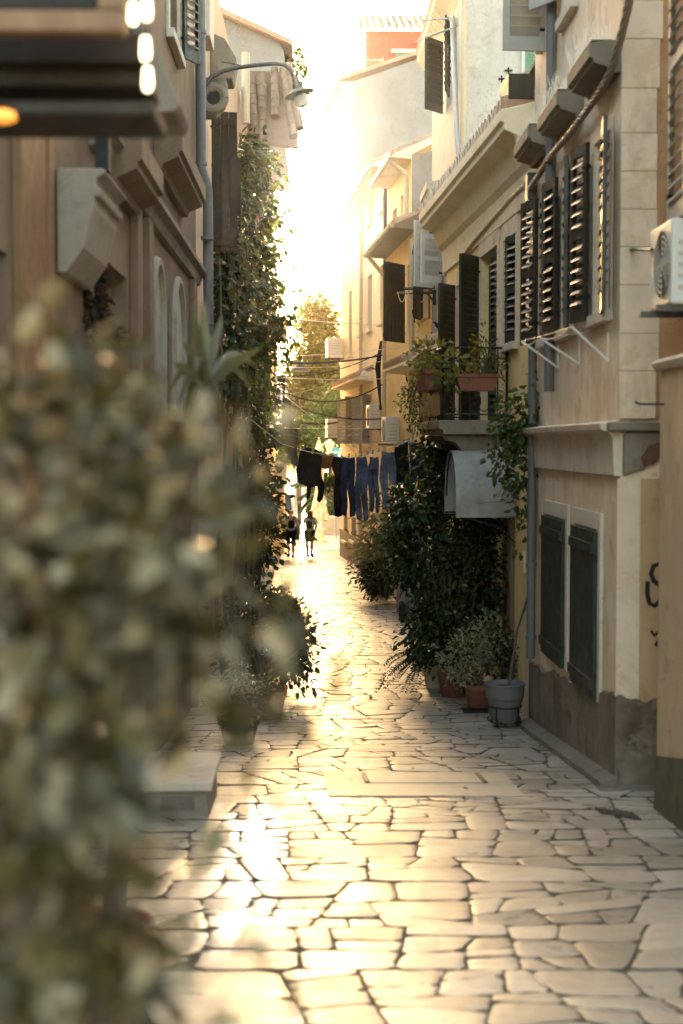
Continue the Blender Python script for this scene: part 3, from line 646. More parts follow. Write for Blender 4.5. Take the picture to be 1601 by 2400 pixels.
W0u = Wall((2.60, 4.0), (2.60, 9.8), 1)
shutter(W0u, 9.62 - 4, zz(520, 9.4), zz(-260, 9.4), .62, 4, -1, M['greyshut'], RN, d0=.20, pitch=.085, label='grey louvred shutter at the very edge')
aircon('white air conditioner high on the nearest right-hand wall', W0u, 9.40 - 4, zz(716, 9.25), .60, .55, .27, .06)
MB().tube([at(1470, 585, 10.9), at(1528, 585, 9.5)], .014, 6).build('support_bar', M['bronze'], RN)
MB().tube([W0.pt(5.7, zl - .25, .0), W0.pt(5.7, zl - .25, .17), W0.pt(5.7, zl - .23, .20)], .008, 5).build('wall_hook', M['iron'], RN)

# --- the yellow house
W2 = Wall((2.39, 15.35), (2.03, 22.2), 1)
U2 = lambda px: W2.u(px)
w3 = W2.rect(1183, 1212, 545, 800, True); dA = W2.rect(1128, 1168, 575, 985, True); dB = W2.rect(1072, 1096, 655, 985, True)
zfloor = zz(988, 18)
dA = (dA[0], dA[1], zfloor, dA[3]); dB = (dB[0], dB[1], zfloor, dB[3])
door = (W2.u(1200, 1400), W2.u(1150, 1400), gz(17) + .12, zz(1150, 17.0))
door = (min(door[:2]), max(door[:2]), door[2], door[3])
small = W2.rect(1000 + 62, 1000 + 90, 1090, 1290)
ops2 = [(*w3, .16), (*dA, .16), (*dB, .16), (*door, .22)]
zy = zz(345, 16.5)
YH = house('house', 'yellow house with dark louvred doors on a balcony and a deep moulded cornice', W2, 0, W2.L, gz(20) - .4, zy, M['yellow'], ops2, 5)
for k, o in enumerate(ops2[:3]):
    window(W2, o, YH, M['green'], 4); surround(W2, o, YH, M['stone'], .08, .025, sill=(k == 0), lintel=.20)
a, b, c, d, _ = ops2[0]; wv = (b - a) / 2
shutter(W2, a + .01, c, d, wv, 14, 1, M['green'], YH, d0=-.06, pitch=.075); shutter(W2, b - .01, c, d, wv, 14, -1, M['green'], YH, d0=-.06, pitch=.075)
for o, w in ((ops2[1], .43), (ops2[2], .40)):
    a, b, c, d, _ = o
    shutter(W2, b + .0, c + .03, d + .02, w, 42, -1, M['green'], YH, d0=.03, pitch=.08)
    shutter(W2, a - .0, c + .03, d - .05, w * .9, 12, 1, M['green'], YH, d0=-.06, pitch=.08)
# cornice: deep eave
ov = .42; zc = zz(512, 21.6)
MB().profile(W2, -.02, W2.L + .1, [(0, zy - .75), (.03, zy - .75), (.06, zy - .42), (.12, zy - .35), (.2, zy - .12), (ov - .04, zy - .05), (ov - .04, zy + .02), (ov, zy + .04), (ov, zy + .16), (-.3, zy + .34), (-.3, zy - .5), (0, zy - .5)]).build('cornice', M['cream'], YH, bevel=.01)
tiles(W2, 0, W2.L, zy + .2, .36, 1.6, YH, M['rooftile'], .3)
spikes('bird_spike_strip', 'long row of bird spikes along the yellow house cornice edge', W2, .2, W2.L - .1, zy + .165, .30, .40, 90, .15)
g = MB(); g.wbox(W2, .0, .5, zy + .28, zy + .55, .05, .33); g.build('gutter_box', M['green'], YH, bevel=.01); MB().prism([W2.pt(.0, zy + .56, .1), W2.pt(.0, zy + 1.15, -.25), W2.pt(.0, zy + 1.1, -.5), W2.pt(.0, zy + .3, -.5)], W2.d * .45).build('roof_flashing', M['charcoal'], YH)
A2 = lambda px, py, d=.05: W2.pt(*W2.uv(px, py, d), d)
braid('cable_bundle', 'twisted ochre cable bundle pinned under the cornice of the yellow house', [A2(1078, 650), A2(1083, 602), A2(1110, 565), A2(1160, 508), A2(1200, 462), A2(1222, 440), A2(1236, 432)], .016, 4, M['creampipe'])
# grey door under the canopy, jambs, doorstep, bell
a, b, c, d, _ = ops2[3]
surround(W2, ops2[3], YH, M['tan'], .16, .05, sill=False, lintel=.2)
mb = MB(); mb.wbox(W2, a + .02, b - .02, c, d - .02, -.20, -.15)
for k in range(3): mb.wbox(W2, a + .1, b - .1, c + .15 + k * .6, c + .6 + k * .6, -.15, -.13)
D = mb.build('door', M['greyshut'], YH, bevel=.006); MB().tube([W2.pt(a + .12, c + .95, -.12), W2.pt(a + .12, c + .95, -.08), W2.pt(a + .2, c + .95, -.08)], .012, 6).build('handle', M['bronze'], D)
MB().wbox(W2, a - .3, b + .2, gz(16) - .2, c, .0, .32).build('doorstep', M['palestone'], YH, bevel=.012)
bu, bz = W2.uv(1231, 1318); MB().wbox(W2, max(.05, bu - .05), max(.05, bu - .05) + .09, bz - .12, bz + .12, 0, .03).build('bell_plate', M['cream'], YH, bevel=.006)
MB().wbox(W2, .02, .42, gz(15.5) - .3, zz(1405, 15.5), 0, .03).build('corner_base', M['palestone'], YH)
# ribbed barrel canopy
cu = W2.u(1215, 1130); cu0 = W2.u(1216); rad = .46; zsp = zz(1214, 16.3); hgt = zz(1056, 16.4) - zsp; uc = W2.u(1205) + .22
cr = thing('door_canopy', 'arched ribbed translucent plastic canopy projecting over the house door', 'canopy', tuple(W2.pt(uc, zsp, .3)))
mb = MB(); n = 28
ang = np.linspace(-.03, math.pi + .03, n)
for s in (0, .012):
    for x in ang:
        for d in (.02, .72): mb.v.append(tuple(W2.pt(uc - (rad - s) * math.cos(x), zsp + .22 + (hgt - .22 - s) * max(0, math.sin(x)), d)))
for i in range(n - 1):
    mb.f.append((2 * i, 2 * i + 1, 2 * i + 3, 2 * i + 2)); j = 2 * n; mb.f.append((j + 2 * i, j + 2 * i + 2, j + 2 * i + 3, j + 2 * i + 1))
for s in (1, 0):
    for i in range(n - 1): mb.f.append((2 * i + s, 2 * n + 2 * i + s, 2 * n + 2 * i + 2 + s, 2 * i + 2 + s))
mb.build('sheet', M['poly'], cr, smooth=True)
mb = MB()
for sg in (-1, 1): MB().wbox(W2, uc + sg * rad - .006, uc + sg * rad + .006, zsp, zsp + .225, .02, .72).build('side_panel', M['poly'], cr)
mb = MB()
for d in (.03, .70):
    mb.tube([W2.pt(uc - (rad - .02) * math.cos(x), zsp + .22 + (hgt - .25) * math.sin(x), d) for x in np.linspace(0, math.pi, 16)], .012, 5)
for sg in (-1, 1):
    mb.tube([W2.pt(uc + sg * (rad - .02), zsp + .02, .0), W2.pt(uc + sg * (rad - .02), zsp + .02, .72)], .012, 5)
    mb.tube([W2.pt(uc + sg * (rad - .02), zsp - .30, .02), W2.pt(uc + sg * (rad - .02), zsp - .12, .2), W2.pt(uc + sg * (rad - .02), zsp, .6)], .010, 5)
mb.build('iron_bracket', M['iron'], cr)
# balcony
bu0, bu1 = W2.u(1192), W2.u(1192) + 2.1; bp = .84; zs2 = zz(985, 17.1)
BA = thing('balcony', 'stone balcony with black iron railing on the yellow house', 'balcony', tuple(W2.pt((bu0 + bu1) / 2, zs2, .4)))
MB().profile(W2, bu0, bu1, [(.01, zs2 - .17), (bp - .05, zs2 - .17), (bp - .05, zs2 - .12), (bp, zs2 - .10), (bp, zs2), (.01, zs2)]).build('slab', M['darkstone'], BA, bevel=.008)
for u in (bu0 + .16, bu1 - .40):
    pr = [(.01, zs2 - .175), (bp - .1, zs2 - .175), (bp - .12, zs2 - .24), (bp - .22, zs2 - .27), (bp - .30, zs2 - .36), (.3, zs2 - .44), (.2, zs2 - .50), (.01, zs2 - .52)]
    MB().profile(W2, u, u + .24, pr).build('scroll_bracket', M['darkstone'], BA, bevel=.02)
def rail(P0, P1, n, h=.86):
    mb = MB(); P0, P1 = Vector(P0), Vector(P1); Z = Vector((0, 0, 1))
    mb.tube([P0 + Z * h, P1 + Z * h], .016, 6); mb.tube([P0 + Z * .07, P1 + Z * .07], .010, 5); mb.tube([P0 + Z * (h - .12), P1 + Z * (h - .12)], .008, 5)
    for i in range(n + 1):
        p = P0.lerp(P1, i / n); mb.tube([p, p + Z * h], .009 if 0 < i < n else .018, 6)
        if i % 2: mb.lathe([(.004, .16), (.022, .2), (.022, .26), (.004, .30)], p, 8)
        if i < n:
            q = P0.lerp(P1, (i + .5) / n); rr = (P1 - P0).length / n / 2; mb.tube([q + (P1 - P0).normalized() * rr * math.cos(x) + Z * (.16 - rr * math.sin(x)) for x in np.linspace(0, math.pi, 8)], .006, 4)
    return mb
R0_, R1_, R2_ = W2.pt(bu0 + .03, zs2, .02), W2.pt(bu0 + .03, zs2, bp - .05), W2.pt(bu1 - .03, zs2, bp - .05)
rail(R0_, R1_, 7).build('railing', M['iron'], BA); rail(R1_, R2_, 13).build('railing', M['iron'], BA); rail(R2_, W2.pt(bu1 - .03, zs2, .02), 7).build('railing', M['iron'], BA)
MB().wbox(W2, bu0 + .05, bu1 - .06, zs2 + .06, zs2 + .42, bp - .035, bp - .02).build('reed_screen', M['iron'], BA)
def trough(label, p0, p1, w, h, m):
    p0, p1 = Vector(p0), Vector(p1); e = (p1 - p0); L = e.length; e.normalize(); f = e.cross(Vector((0, 0, 1))); r = thing('flower_trough', label, 'planter', tuple((p0 + p1) / 2), 'terracotta troughs on the balcony railing'); Z = Vector((0, 0, 1))
    mb = MB(); k = .82
    ring = lambda s, z: [p0 + e * (L / 2) + e * (a * L / 2 * s) + f * (b * w / 2 * s) + Z * z for a, b in ((-1, -1), (1, -1), (1, 1), (-1, 1))]
    for z0, z1, s0, s1 in ((0, h * .78, k, .97), (h * .78, h, 1.04, 1.04)): mb.hexa(ring(s0, z0) + ring(s1, z1))
    mb.build('trough', m, r, bevel=.01); MB().hexa(ring(.9, h - .02) + ring(.9, h + .006)).build('soil', M['soil'], r); return r
zt2 = zs2 + .34
trough('terracotta trough hung on the end of the balcony railing facing the camera', W2.pt(bu0 - .13, zt2, .16), W2.pt(bu0 - .13, zt2, .66), .2, .2, M['terracotta'])
trough('terracotta trough hung on the lane side corner of the balcony railing', W2.pt(bu0 + .1, zt2 + .02, bp + .06), W2.pt(bu0 + 1.0, zt2 + .02, bp + .06), .2, .24, M['terracotta'])
def plant(name, label, blobs, size, m, aspect=.5, cat='plant', droop=.3, stem_root=None, r0=.012, k=4, group=None, jit=.35, clump=.35, per=14, mesh_stem=True, pots=None):
    c = Vector(blobs[0][0]); root = Vector(stem_root) if stem_root else c; r = thing(name, label, cat, tuple(root), group)
    V, Fc = leaves(blobs, size, aspect, droop, jit, clump, per); np_mesh('foliage', V, Fc, m, r)
    if mesh_stem: stems(blobs, root, r0, k, parent=r)
    return r
pA = W2.pt(bu0 - .12, zt2 + .3, .40); pB = W2.pt(bu0 + .5, zt2 + .35, bp + .02)
plant('flowering_plant', 'yellowing feathery plant rising from the balcony trough beside the door shutter', [(pA + W2.n * -.12 + Vector((0, 0, .12)), (.15, .15, .32), 380), (pA + W2.n * -.2 + Vector((0, 0, -.02)), (.10, .1, .16), 110)], .05, M['leaf_yel'], stem_root=W2.pt(bu0 - .13, zt2 + .18, .34))
plant('leafy_plant', 'broad leaved plant filling the corner trough of the balcony', [(pB, (.2, .42, .22), 330), (W2.pt(bu0 - .1, zt2 + .26, .68), (.14, .16, .16), 150)], .075, M['leaf_yel'], .8, stem_root=W2.pt(bu0 + .4, zt2 + .2, bp + .05))
plant('trailing_plant', 'small leaved plant trailing down outside the lane side of the balcony', [(W2.pt(bu0 + 1.1, zt2 - .05, bp + .18), (.12, .26, .26), 420), (W2.pt(bu0 + .9, zs2 + .05, bp + .14), (.08, .16, .24), 150)], .045, M['leaf_mid'], stem_root=W2.pt(bu0 + .95, zt2 + .2, bp + .06))

# --- white limewashed house behind it
W3 = Wall((2.34, 22.2), (2.31, 28.4), 1)
A3 = lambda px, py, d=.0: W3.pt(*W3.uv(px, py, d), d)
sw = W3.rect(1046, 1062, 60, 228, True); s2 = W3.rect(1018, 1034, 500, 655, True); s3 = W3.rect(1042, 1056, 530, 648, True)
s2 = W3.rect(1023, 1035, 505, 660); s3 = W3.rect(1042, 1056, 535, 650)
ops3 = [(*sw, .15), (*s2, .12), (*s3, .12)]
WH = house('house', 'tall white limewashed house with a stained bare gable above the yellow roof', W3, 0, W3.L, gz(25) - .4, zz(20, 25), M['white'], ops3, 6)
for o in ops3: window(W3, o, WH, M['whiteshut'], 3)
a, b, c, d, _ = ops3[0]
shutter(W3, b, c, d + .05, .52, 40, -1, M['green'], WH, pitch=.10); shutter(W3, a, c, d + .05, .5, 12, -1, M['green'], WH, pitch=.10)
for o in ops3[1:]:
    a, b, c, d, _ = o; shutter(W3, b, c, d + .03, .50, 50, -1, M['whiteshut'], WH, pitch=.11); shutter(W3, a, c, d, .36, 14, -1, M['whiteshut'], WH, pitch=.11)
    hood(W3, a - .2, b + .25, d + .30, WH, M['palestone'], .3, .28)
zt3 = zz(20, 25)
MB().profile(W3, -.3, W3.L + .1, [(0, zt3 - .35), (.1, zt3 - .2), (.28, zt3 + .0), (.3, zt3 + .08), (-4, zt3 + 1.8), (-4, zt3 + 1.6), (0, zt3)]).build('eave', M['cream'], WH)
tiles(W3, -.3, W3.L + .1, zt3 + .1, .3, 2.4, WH, M['rooftile'], .38)
pipe([A3(1088, 0, .08), A3(1086, 300, .08), A3(1078, 480, .08)], .05, M['creampipe'], WH)
MB().tube([at(1060, 40, 22.6), at(1072, 330, 22.3), at(1092, 490, 21.7), at(1135, 494, 20.3)], .04, 8).build('mast', M['zinc'], WH, smooth=True)
# gable window
mb = MB(); p0, p1 = at(1222, 170, 22.19), at(1252, 100, 22.19)
mb.box(p0.x, p1.x + .5, 22.14, 22.198, p0.z, p1.z); mb.build('gable_window', M['whiteshut'], WH)
mb = MB(); p0 = at(1232, 166, 22.1); mb.box(p0.x, p0.x + .6, 22.09, 22.138, p0.z, at(1232, 92, 22.1).z)
for k in range(12): z = p0.z + .02 + k * .045; mb.box(p0.x + .05, p0.x + .55, 22.075, 22.089, z, z + .03)
mb.build('shutter', M['palegreen'], WH)
mb = MB()
for x, y, w in ((1192, 165, .06), (1176, 185, .05)): p = at(x, y, 22.18); mb.box(p.x - w, p.x + w, 22.17, 22.199, p.z - .01, p.z + .01); mb.box(p.x - .01, p.x + .01, 22.17, 22.199, p.z - .05, p.z + .05)
mb.build('wall_anchor', M['iron'], WH)
# small tile canopy with pigeons below the white shutters
uu = W3.u(1055, 790); r = thing('tiled_canopy', 'little tiled ledge with two pigeons below the white shutters', 'canopy', tuple(A3(1040, 800)))
zc3 = zz(800, 24); MB().profile(W3, W3.u(1062), W3.u(1018), [(0, zc3 - .2), (.45, zc3 - .1), (.45, zc3 - .04), (0, zc3 + .15)]).build('canopy_slab', M['palestone'], r)
tiles(W3, W3.u(1062), W3.u(1018), zc3 - .02, .42, .35, r, M['rooftile'], .5, name='tile_row')
def bird(label, p, s=.13, yaw=0):
    p = Vector(p); mb = MB(); prof = [(-.9, .05, .05), (-.5, .18, .1), (0, .34, .2), (.45, .36, .32), (.75, .22, .5), (.85, .16, .72), (1.0, .15, .8), (1.12, .05, .78), (1.3, .012, .74)]
    pts = [p + Vector((math.cos(yaw) * a * s, math.sin(yaw) * a * s, (c + .35) * s)) for a, b, c in prof]
    mb.tube(pts, [b * s for a, b, c in prof], 10)
    for k in (-.1, .1): mb.tube([p + Vector((0, k * s, 0)), p + Vector((0, k * s, .35 * s))], .03 * s, 4)
    return tag(mb.build('pigeon', M['charcoal'], smooth=True), label, 'bird', 'pigeons on the tiled ledge')
bird('dark pigeon on the tiled ledge under the white shutters, lower on the slope', A3(1035, 776, .3) + Vector((0, 0, 0)), .13, 2.6)
bird('dark pigeon on the tiled ledge beside the shutter of the yellow house', A3(1053, 762, .2), .13, .6)
# iron clothes bracket on the white wall
r = thing('clothes_bracket', 'black iron clothes bracket with hanging cords in front of brown plank shutters', 'clothes bracket', tuple(at(1030, 685, 27)))
mb = MB(); mb.tube([at(932, 687, 29.2), at(1020, 686, 27.2)], .03, 6); mb.tube([at(950, 677, 29.4), at(1034, 673, 27.4)], .03, 6)
mb.tube([at(1018, 680, 27.2), at(1018, 715, 27.2)], .035, 6); mb.tube([at(1033, 672, 27.4), at(1033, 700, 27.4)], .035, 6); mb.tube([at(1000, 686, 27.6), at(1018, 708, 27.2)], .02, 5); mb.tube([at(1005, 676, 27.8), at(1033, 692, 27.4)], .02, 5)
mb.build('bracket', M['iron'], r)
for k, x in enumerate((942, 966, 988)):
    MB().tube([at(x + 10 * s, 684 + 24 * (1 - s * s), 28.5) for s in np.linspace(-1, 1, 9)], .008, 4).build('cord', M['rope'], r)
# television aerial on the mast
def aerial(label, p, d, n, L, w, up=Vector((0, 0, 1)), mast=.8, group='television aerials'):
    p = Vector(p); d = Vector(d).normalized(); s = d.cross(up).normalized(); r = thing('television_aerial', label, 'aerial', tuple(p), group)
    MB().tube([p, p + d * L], .014, 5).build('boom', M['zinc'], r)
    for i in range(n): q = p + d * (L * (i + .5) / n); MB().tube([q - s * w * (1 - .04 * i), q + s * w * (1 - .04 * i)], .009, 4).build('element', M['zinc'], r)
    if mast: MB().tube([p - up * mast, p + up * .1], .016, 6).build('mast', M['zinc'], r)
    return r
aerial('long television aerial reaching over the lane from the white house mast', at(1062, 42, 22.6), (-1, .35, .02), 9, 1.1, .28, mast=.9)
aerial('short comb shaped television aerial on the white house mast', at(1060, 66, 22.5), (-.7, -.4, -.35), 6, .7, .24, mast=0)

# --- houses along the bend
WF = Wall((2.36, 30.2), (.84, 49.0), 1)
UF = lambda px: WF.u(px)
def frect(pxf, pxn, t, b): return WF.rect(pxf, pxn, t, b, True)
# peach house
uf0, uf1 = UF(912), UF(798); ze = zz(400, 37)
fw = [frect(818, 827, 512, 566), frect(845, 853, 490, 537), frect(864, 875, 457, 516), frect(894, 904, 448, 485), frect(818, 825, 678, 830), frect(842, 850, 660, 780), frect(862, 872, 640, 770), frect(891, 901, 615, 752), frect(820, 832, 930, 1040), frect(858, 870, 925, 1040), frect(806, 815, 1210, 1270), frect(824, 834, 1215, 1270)]
fops = [(*q, .22) for q in fw]
PH = house('house', 'peach plastered house at the bend with small attic windows under a long gutter', WF, uf0, uf1, gz(45) - .5, ze, M['peach'], fops, 6)
for k, o in enumerate(fops):
    window(WF, o, PH, M['tan'] if k < 8 else M['greyshut'], 3)
    MB().wbox(WF, o[0] - .08, o[1] + .08, o[2] - .08, o[2], 0, .10).build('sill', M['cream'], PH)
for o in fops[8:10]:
    a, b, c, d, _ = o; shutter(WF, b, c, d, .55, 30, 1, M['greyshut'], PH, pitch=.11); shutter(WF, a, c, d, .55, 30, -1, M['greyshut'], PH, pitch=.11)
gutter_eave(WF, uf0 - .05, uf1 + .2, ze - .02, .42, PH, M['cream'], M['zinc'], mR=M['rooftile'])
um = UF(858); pipe([WF.pt(UF(829), ze - .05, .42), WF.pt(UF(838), ze - .55, .1), WF.pt(UF(852), ze - .9, .08), WF.pt(UF(851), gz(42), .08)], .06, M['creampipe'], PH)
pipe([WF.pt(uf0 + .25, ze, .08), WF.pt(uf0 + .25, gz(37), .08)], .05, M['pipe'], PH)
MB().wbox(WF, uf0, uf1, gz(45) - .4, gz(45) + .85, 0, .03).build('base_band', M['tan'], PH)
# pale yellow house
ug0, ug1 = UF(962), UF(912) - .003; zg = zz(385, 33.5)
gw = [frect(921, 930, 485, 648), frect(939, 945, 455, 560), frect(955, 962, 955, 1035), frect(932, 940, 930, 1030)]
gops = [(*q, .22) for q in gw]
GH = house('house', 'narrow pale yellow house with a blank grey side wall above its neighbour', WF, ug0, ug1, gz(35) - .5, zg, M['yellow2'], gops, 5)
for o in gops: window(WF, o, GH, M['greyshut'], 3); MB().wbox(WF, o[0] - .08, o[1] + .08, o[2] - .08, o[2], 0, .1).build('sill', M['cream'], GH)
q0 = WF.pt(ug0, 0, -.02); mb = MB(); e = -WF.n
mb.prism([WF.pt(ug0 - .012, zz(760, 33), -.02), WF.pt(ug0 - .012, zz(760, 33), -3.5), WF.pt(ug0 - .012, zg + .9, -3.5), WF.pt(ug0 - .012, zg + .02, -.02)], WF.d * .01); mb.build('side_wall_render', M['grey'], GH)
gutter_eave(WF, ug0 - .1, ug1, zg - .02, .42, GH, M['cream'], M['zinc'], mR=M['rooftile'])
pipe([WF.pt(ug0 + .1, zg - .1, .45), WF.pt(ug0 + .15, zg - .35, .1), WF.pt(ug0 + .15, zg - .5, .08), WF.pt(ug0 + .15, gz(33), .08)], .055, M['creampipe'], GH)
# little yellow house with brown plank shutters
WJ = Wall((2.36 - .30, 29.6), (2.36 - .30 - .365, 34.1), 1)
zj = zz(548, 30.5); jw = WJ.rect(955, 992, 590, 745, True); jops = [(*jw, .15), (*WJ.rect(960, 966, 940, 1040), .15)]
JH = house('house', 'low yellow house with big dark brown plank shutters and a green gutter', WJ, 0, WJ.L, gz(32) - .5, zj, M['yellow'], jops, 4)
for o in jops: window(WJ, o, JH, M['brown'], 2)
a, b, c, d, _ = jops[0]
shutter(WJ, a - .02, c - .05, d + .05, .62, 20, -1, M['brown'], JH, louver=False, planks=5); shutter(WJ, b + .0, c - .35, d + .0, .85, 38, -1, M['brown'], JH, louver=False, planks=6, label='wide brown plank shutter swung into the lane')
gutter_eave(WJ, -.1, WJ.L + .1, zj, .45, JH, M['tan'], M['bronze'], mR=M['rooftile'])
pipe([WJ.pt(WJ.L - .1, zj, .48), WJ.pt(WJ.L - .15, zj - .4, .15), WJ.pt(WJ.L - .15, zj - .5, .07), WJ.pt(WJ.L - .15, gz(33), .07)], .05, M['creampipe'], JH)
pipe([WJ.pt(.12, zj - .2, .06), WJ.pt(.12, gz(30), .06)], .05, M['creampipe'], JH)
# small tiled canopies over doors
for lab, W, px0, px1, py in (('small tiled canopy over the street door of the peach house', WF, 875, 812, 885), ('small tiled canopy beside the balcony plants', WJ, 1000, 950, 850)):
    u0, u1 = W.u(px0), W.u(px1); Y0 = W.pt(u0, 0, 0).y; zc4 = zz(py, Y0); r = thing('tiled_canopy', lab, 'canopy', tuple(W.pt((u0 + u1) / 2, zc4, .2)), 'small tiled canopies')
    MB().profile(W, u0, u1, [(0, zc4 - .1), (.5, zc4 - .05), (.5, zc4), (0, zc4 + .22)]).build('canopy_slab', M['cream'], r); tiles(W, u0, u1, zc4 + .03, .48, .45, r, M['rooftile'], .45, name='tile_row')
# grey gable house and the red house behind
WG = Wall((1.56, 49.6), (.98, 56.5), 1); zg1 = zz(205, 49.6)
GG = house('house', 'big house with a lichen spotted grey gable rising over the lower roofs', WG, 0, WG.L, gz(50) - .5, zg1, M['cream'], [(.7, 1.1, zz(640, 51), zz(590, 51), .2), (2.2, 2.9, zz(420, 52), zz(330, 52), .2)], 8)
MB().prism([WG.pt(-.06, gz(50), .02), WG.pt(-.06, gz(50), -8), WG.pt(-.06, zg1 + 3.2, -8), WG.pt(-.06, zg1 + .2, .25)], WG.d * .05).build('gable_render', M['grey'], GG)
MB().prism([WG.pt(-.12, zg1 + .2, .75), WG.pt(-.12, zg1 + 3.3, -8), WG.pt(-.12, zg1 + 3.42, -8), WG.pt(-.12, zg1 + .34, .75)], WG.d * (WG.L + .3)).build('roof', M['rooftile'], GG)
MB().profile(WG, 0, WG.L, [(0, zg1 - .55), (.12, zg1 - .5), (.5, zg1 - .05), (.7, zg1 + .1), (.7, zg1 + .2), (0, zg1 + .2)]).build('eave', M['yellow2'], GG)
MB().profile(WG, -.02, .55, [(0, zg1 - .5), (.32, zg1 - .5), (.42, zg1 - .15), (.5, zg1 + .12), (0, zg1 + .15)]).build('cornice_return', M['palestone'], GG)
WR = Wall((1.90, 62), (1.6, 70), 1); zr = zz(72, 62)
RR = house('house', 'orange red house with a clay tiled roof and pale green shutters, far up behind', WR, 0, 8, gz(60) - .5, zr, M['cream'], [], 10)
pL, pR = at(858, 76, 61.98), at(1060, 76, 61.98)
MB().box(pL.x, pR.x + 3, 61.93, 61.98, gz(60), zr).build('red_front', M['red'], RR)
a0, a1 = at(926, 165, 61.9), at(966, 122, 61.9)
MB().box(a0.x, a1.x, 61.85, 61.925, a0.z - .8, a1.z).build('shutter', M['palegreen'], RR)
mb = MB()
for k in range(18): z = a0.z - .7 + k * .09; mb.box(a0.x + .05, a0.x + .34, 61.83, 61.849, z, z + .05); mb.box(a0.x + .40, a1.x - .05, 61.83, 61.849, z, z + .05)
mb.build('louvre_panel', M['palegreen'], RR)
a0, a1 = at(917, 124, 61.9), at(976, 116, 61.9); MB().box(a0.x, a1.x, 61.80, 61.92, a0.z, a1.z).build('lintel', M['palestone'], RR)
WRf = Wall((pR.x + 3, 62), (1.8, 62), 1); WRf.n = Vector((0, -1, 0))
tiles(WRf, 0, WRf.L, zr + .05, .4, 3.2, RR, M['rooftile'], .42, .30)
aerial('spindly television aerial standing against the orange red house', at(898, 140, 52), (-1, .1, 0), 8, 1.6, .22, mast=2.0)
# meter boxes, air conditioners, cable duct on the far houses
aircon('air conditioner on the peach house, set over the grey shutters beside the canopy', WF, UF(893), zz(1003, 37), .8, .62, .3)
aircon('air conditioner with trailing pipes between the yellow house and the peach house', WJ, WJ.u(936), zz(1040, 33), .8, .6, .3)
WFe = Wall((.84, 49.05), (.3, 49.05), 1)
aircon('air conditioner jutting from the peach house end, level with the tree', WF, UF(806) + .3, zz(840, 48), .8, .66, .5, fan=False)
aircon('boxy air conditioner low on the peach house end above the laundry', WF, UF(805) + .2, zz(1026, 48), .8, .62, .5, fan=False)
aircon('white air conditioner half hidden below the balcony', W2, W2.u(1050), zz(1100, 21), .8, .5, .3, fan=False)
MB().wbox(WF, UF(930), UF(916), zz(806, 36), zz(780, 36), .02, .22).build('meter_box', M['plastic'], GH, bevel=.02)
pipe([WF.pt(UF(918), zz(800, 36), .1), WF.pt(UF(914), zz(900, 36), .1), WF.pt(UF(911), zz(980, 36), .1)], .06, M['plastic'], GH, name='conduit')
mb = MB()
for k in range(4): mb.tube([WF.pt(UF(905) + .05 * k, zz(800, 37), .12), WF.pt(UF(903), zz(860, 37), .15 + .03 * k), WF.pt(UF(900) - .05 * k, zz(960, 37), .1)], .03, 5)
tag(mb.build('cable_bundle', M['cable']), 'tangle of black cables running down beside the meter box', 'cable')
def lantern_small(label, p, d):
    p = Vector(p); r = thing('wall_lamp', label, 'lamp', tuple(p), 'small wall lamps'); d = Vector(d)
    MB().tube([p, p + d * .25 + Vector((0, 0, .08)), p + d * .4], .02, 6).build('arm', M['bronze'], r); q = p + d * .4
    MB().lathe([(.02, 0), (.06, -.02), (.13, -.14), (.13, -.16)], q, 14).build('lamp_shade', M['plastic'], r, smooth=True); return r
lantern_small('white wall lamp beside the black cables of the far house', WF.pt(UF(890), zz(868, 38), 0), tuple(WF.n))
# ================================================================ LEFT-HAND SIDE
XL = -1.45
def WLt(y0, y1, x=XL): return Wall((x, y0), (x, y1), -1)
L1 = WLt(4.0, 17.4)
UL = lambda px: L1.u(px)
zsc = zz(330, 9.67)
# tan house: arched blind windows, string course, corbel, hoods
aw = [L1.rect(371, 349, 640, 985, True), L1.rect(421, 399, 690, 985, True)]
L1m = M['tan']; oL = [(*L1.rect(300, 236, 600, 1500, True), .18), (*L1.rect(22, -40, 560, 1500, True), .18)]
oT = [(L1.u(398), L1.u(420), zz(95, 14.5), zz(-300, 14.5), .15)]
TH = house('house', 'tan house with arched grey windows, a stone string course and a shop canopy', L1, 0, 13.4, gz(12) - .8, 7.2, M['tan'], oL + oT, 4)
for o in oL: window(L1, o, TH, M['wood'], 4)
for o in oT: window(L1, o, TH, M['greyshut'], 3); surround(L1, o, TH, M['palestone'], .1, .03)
shutter(L1, oT[0][1], oT[0][2], oT[0][3], .34, 25, 1, M['green'], TH, pitch=.09)
for a, b, c, d in aw:
    mb = MB(); w = (b - a) / 2; m_ = (a + b) / 2
    arch = [(a, c), (b, c), (b, d - w)] + [(m_ + w * math.cos(x), d - w + w * 1.2 * math.sin(x)) for x in np.linspace(.15, math.pi - .15, 11)] + [(a, d - w)]
    mb.prism([L1.pt(u, z, .03) for u, z in arch], L1.n * -.05); mb.build('arched_window', M['greyshut'], TH)
    fr = MB(); k = 1.12
    ring = [(m_ + w * 1.16 * math.cos(x), d - w + w * 1.38 * math.sin(x)) for x in np.linspace(0, math.pi, 15)]
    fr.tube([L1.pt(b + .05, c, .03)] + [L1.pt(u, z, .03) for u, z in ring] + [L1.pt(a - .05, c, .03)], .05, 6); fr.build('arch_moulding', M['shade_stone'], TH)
MB().profile(L1, 5.2, 13.38, [(0, zsc - .14), (.05, zsc - .12), (.08, zsc - .04), (.14, zsc), (.14, zsc + .05), (0, zsc + .10)]).build('string_course', M['darkstone'], TH, bevel=.006)
for px in (312, 340, 448):
    u = L1.u(px); MB().wbox(L1, u - .14, u + .14, gz(15) - .3, zsc - .15, 0, .07).build('pilaster', M['tan'], TH, bevel=.008)
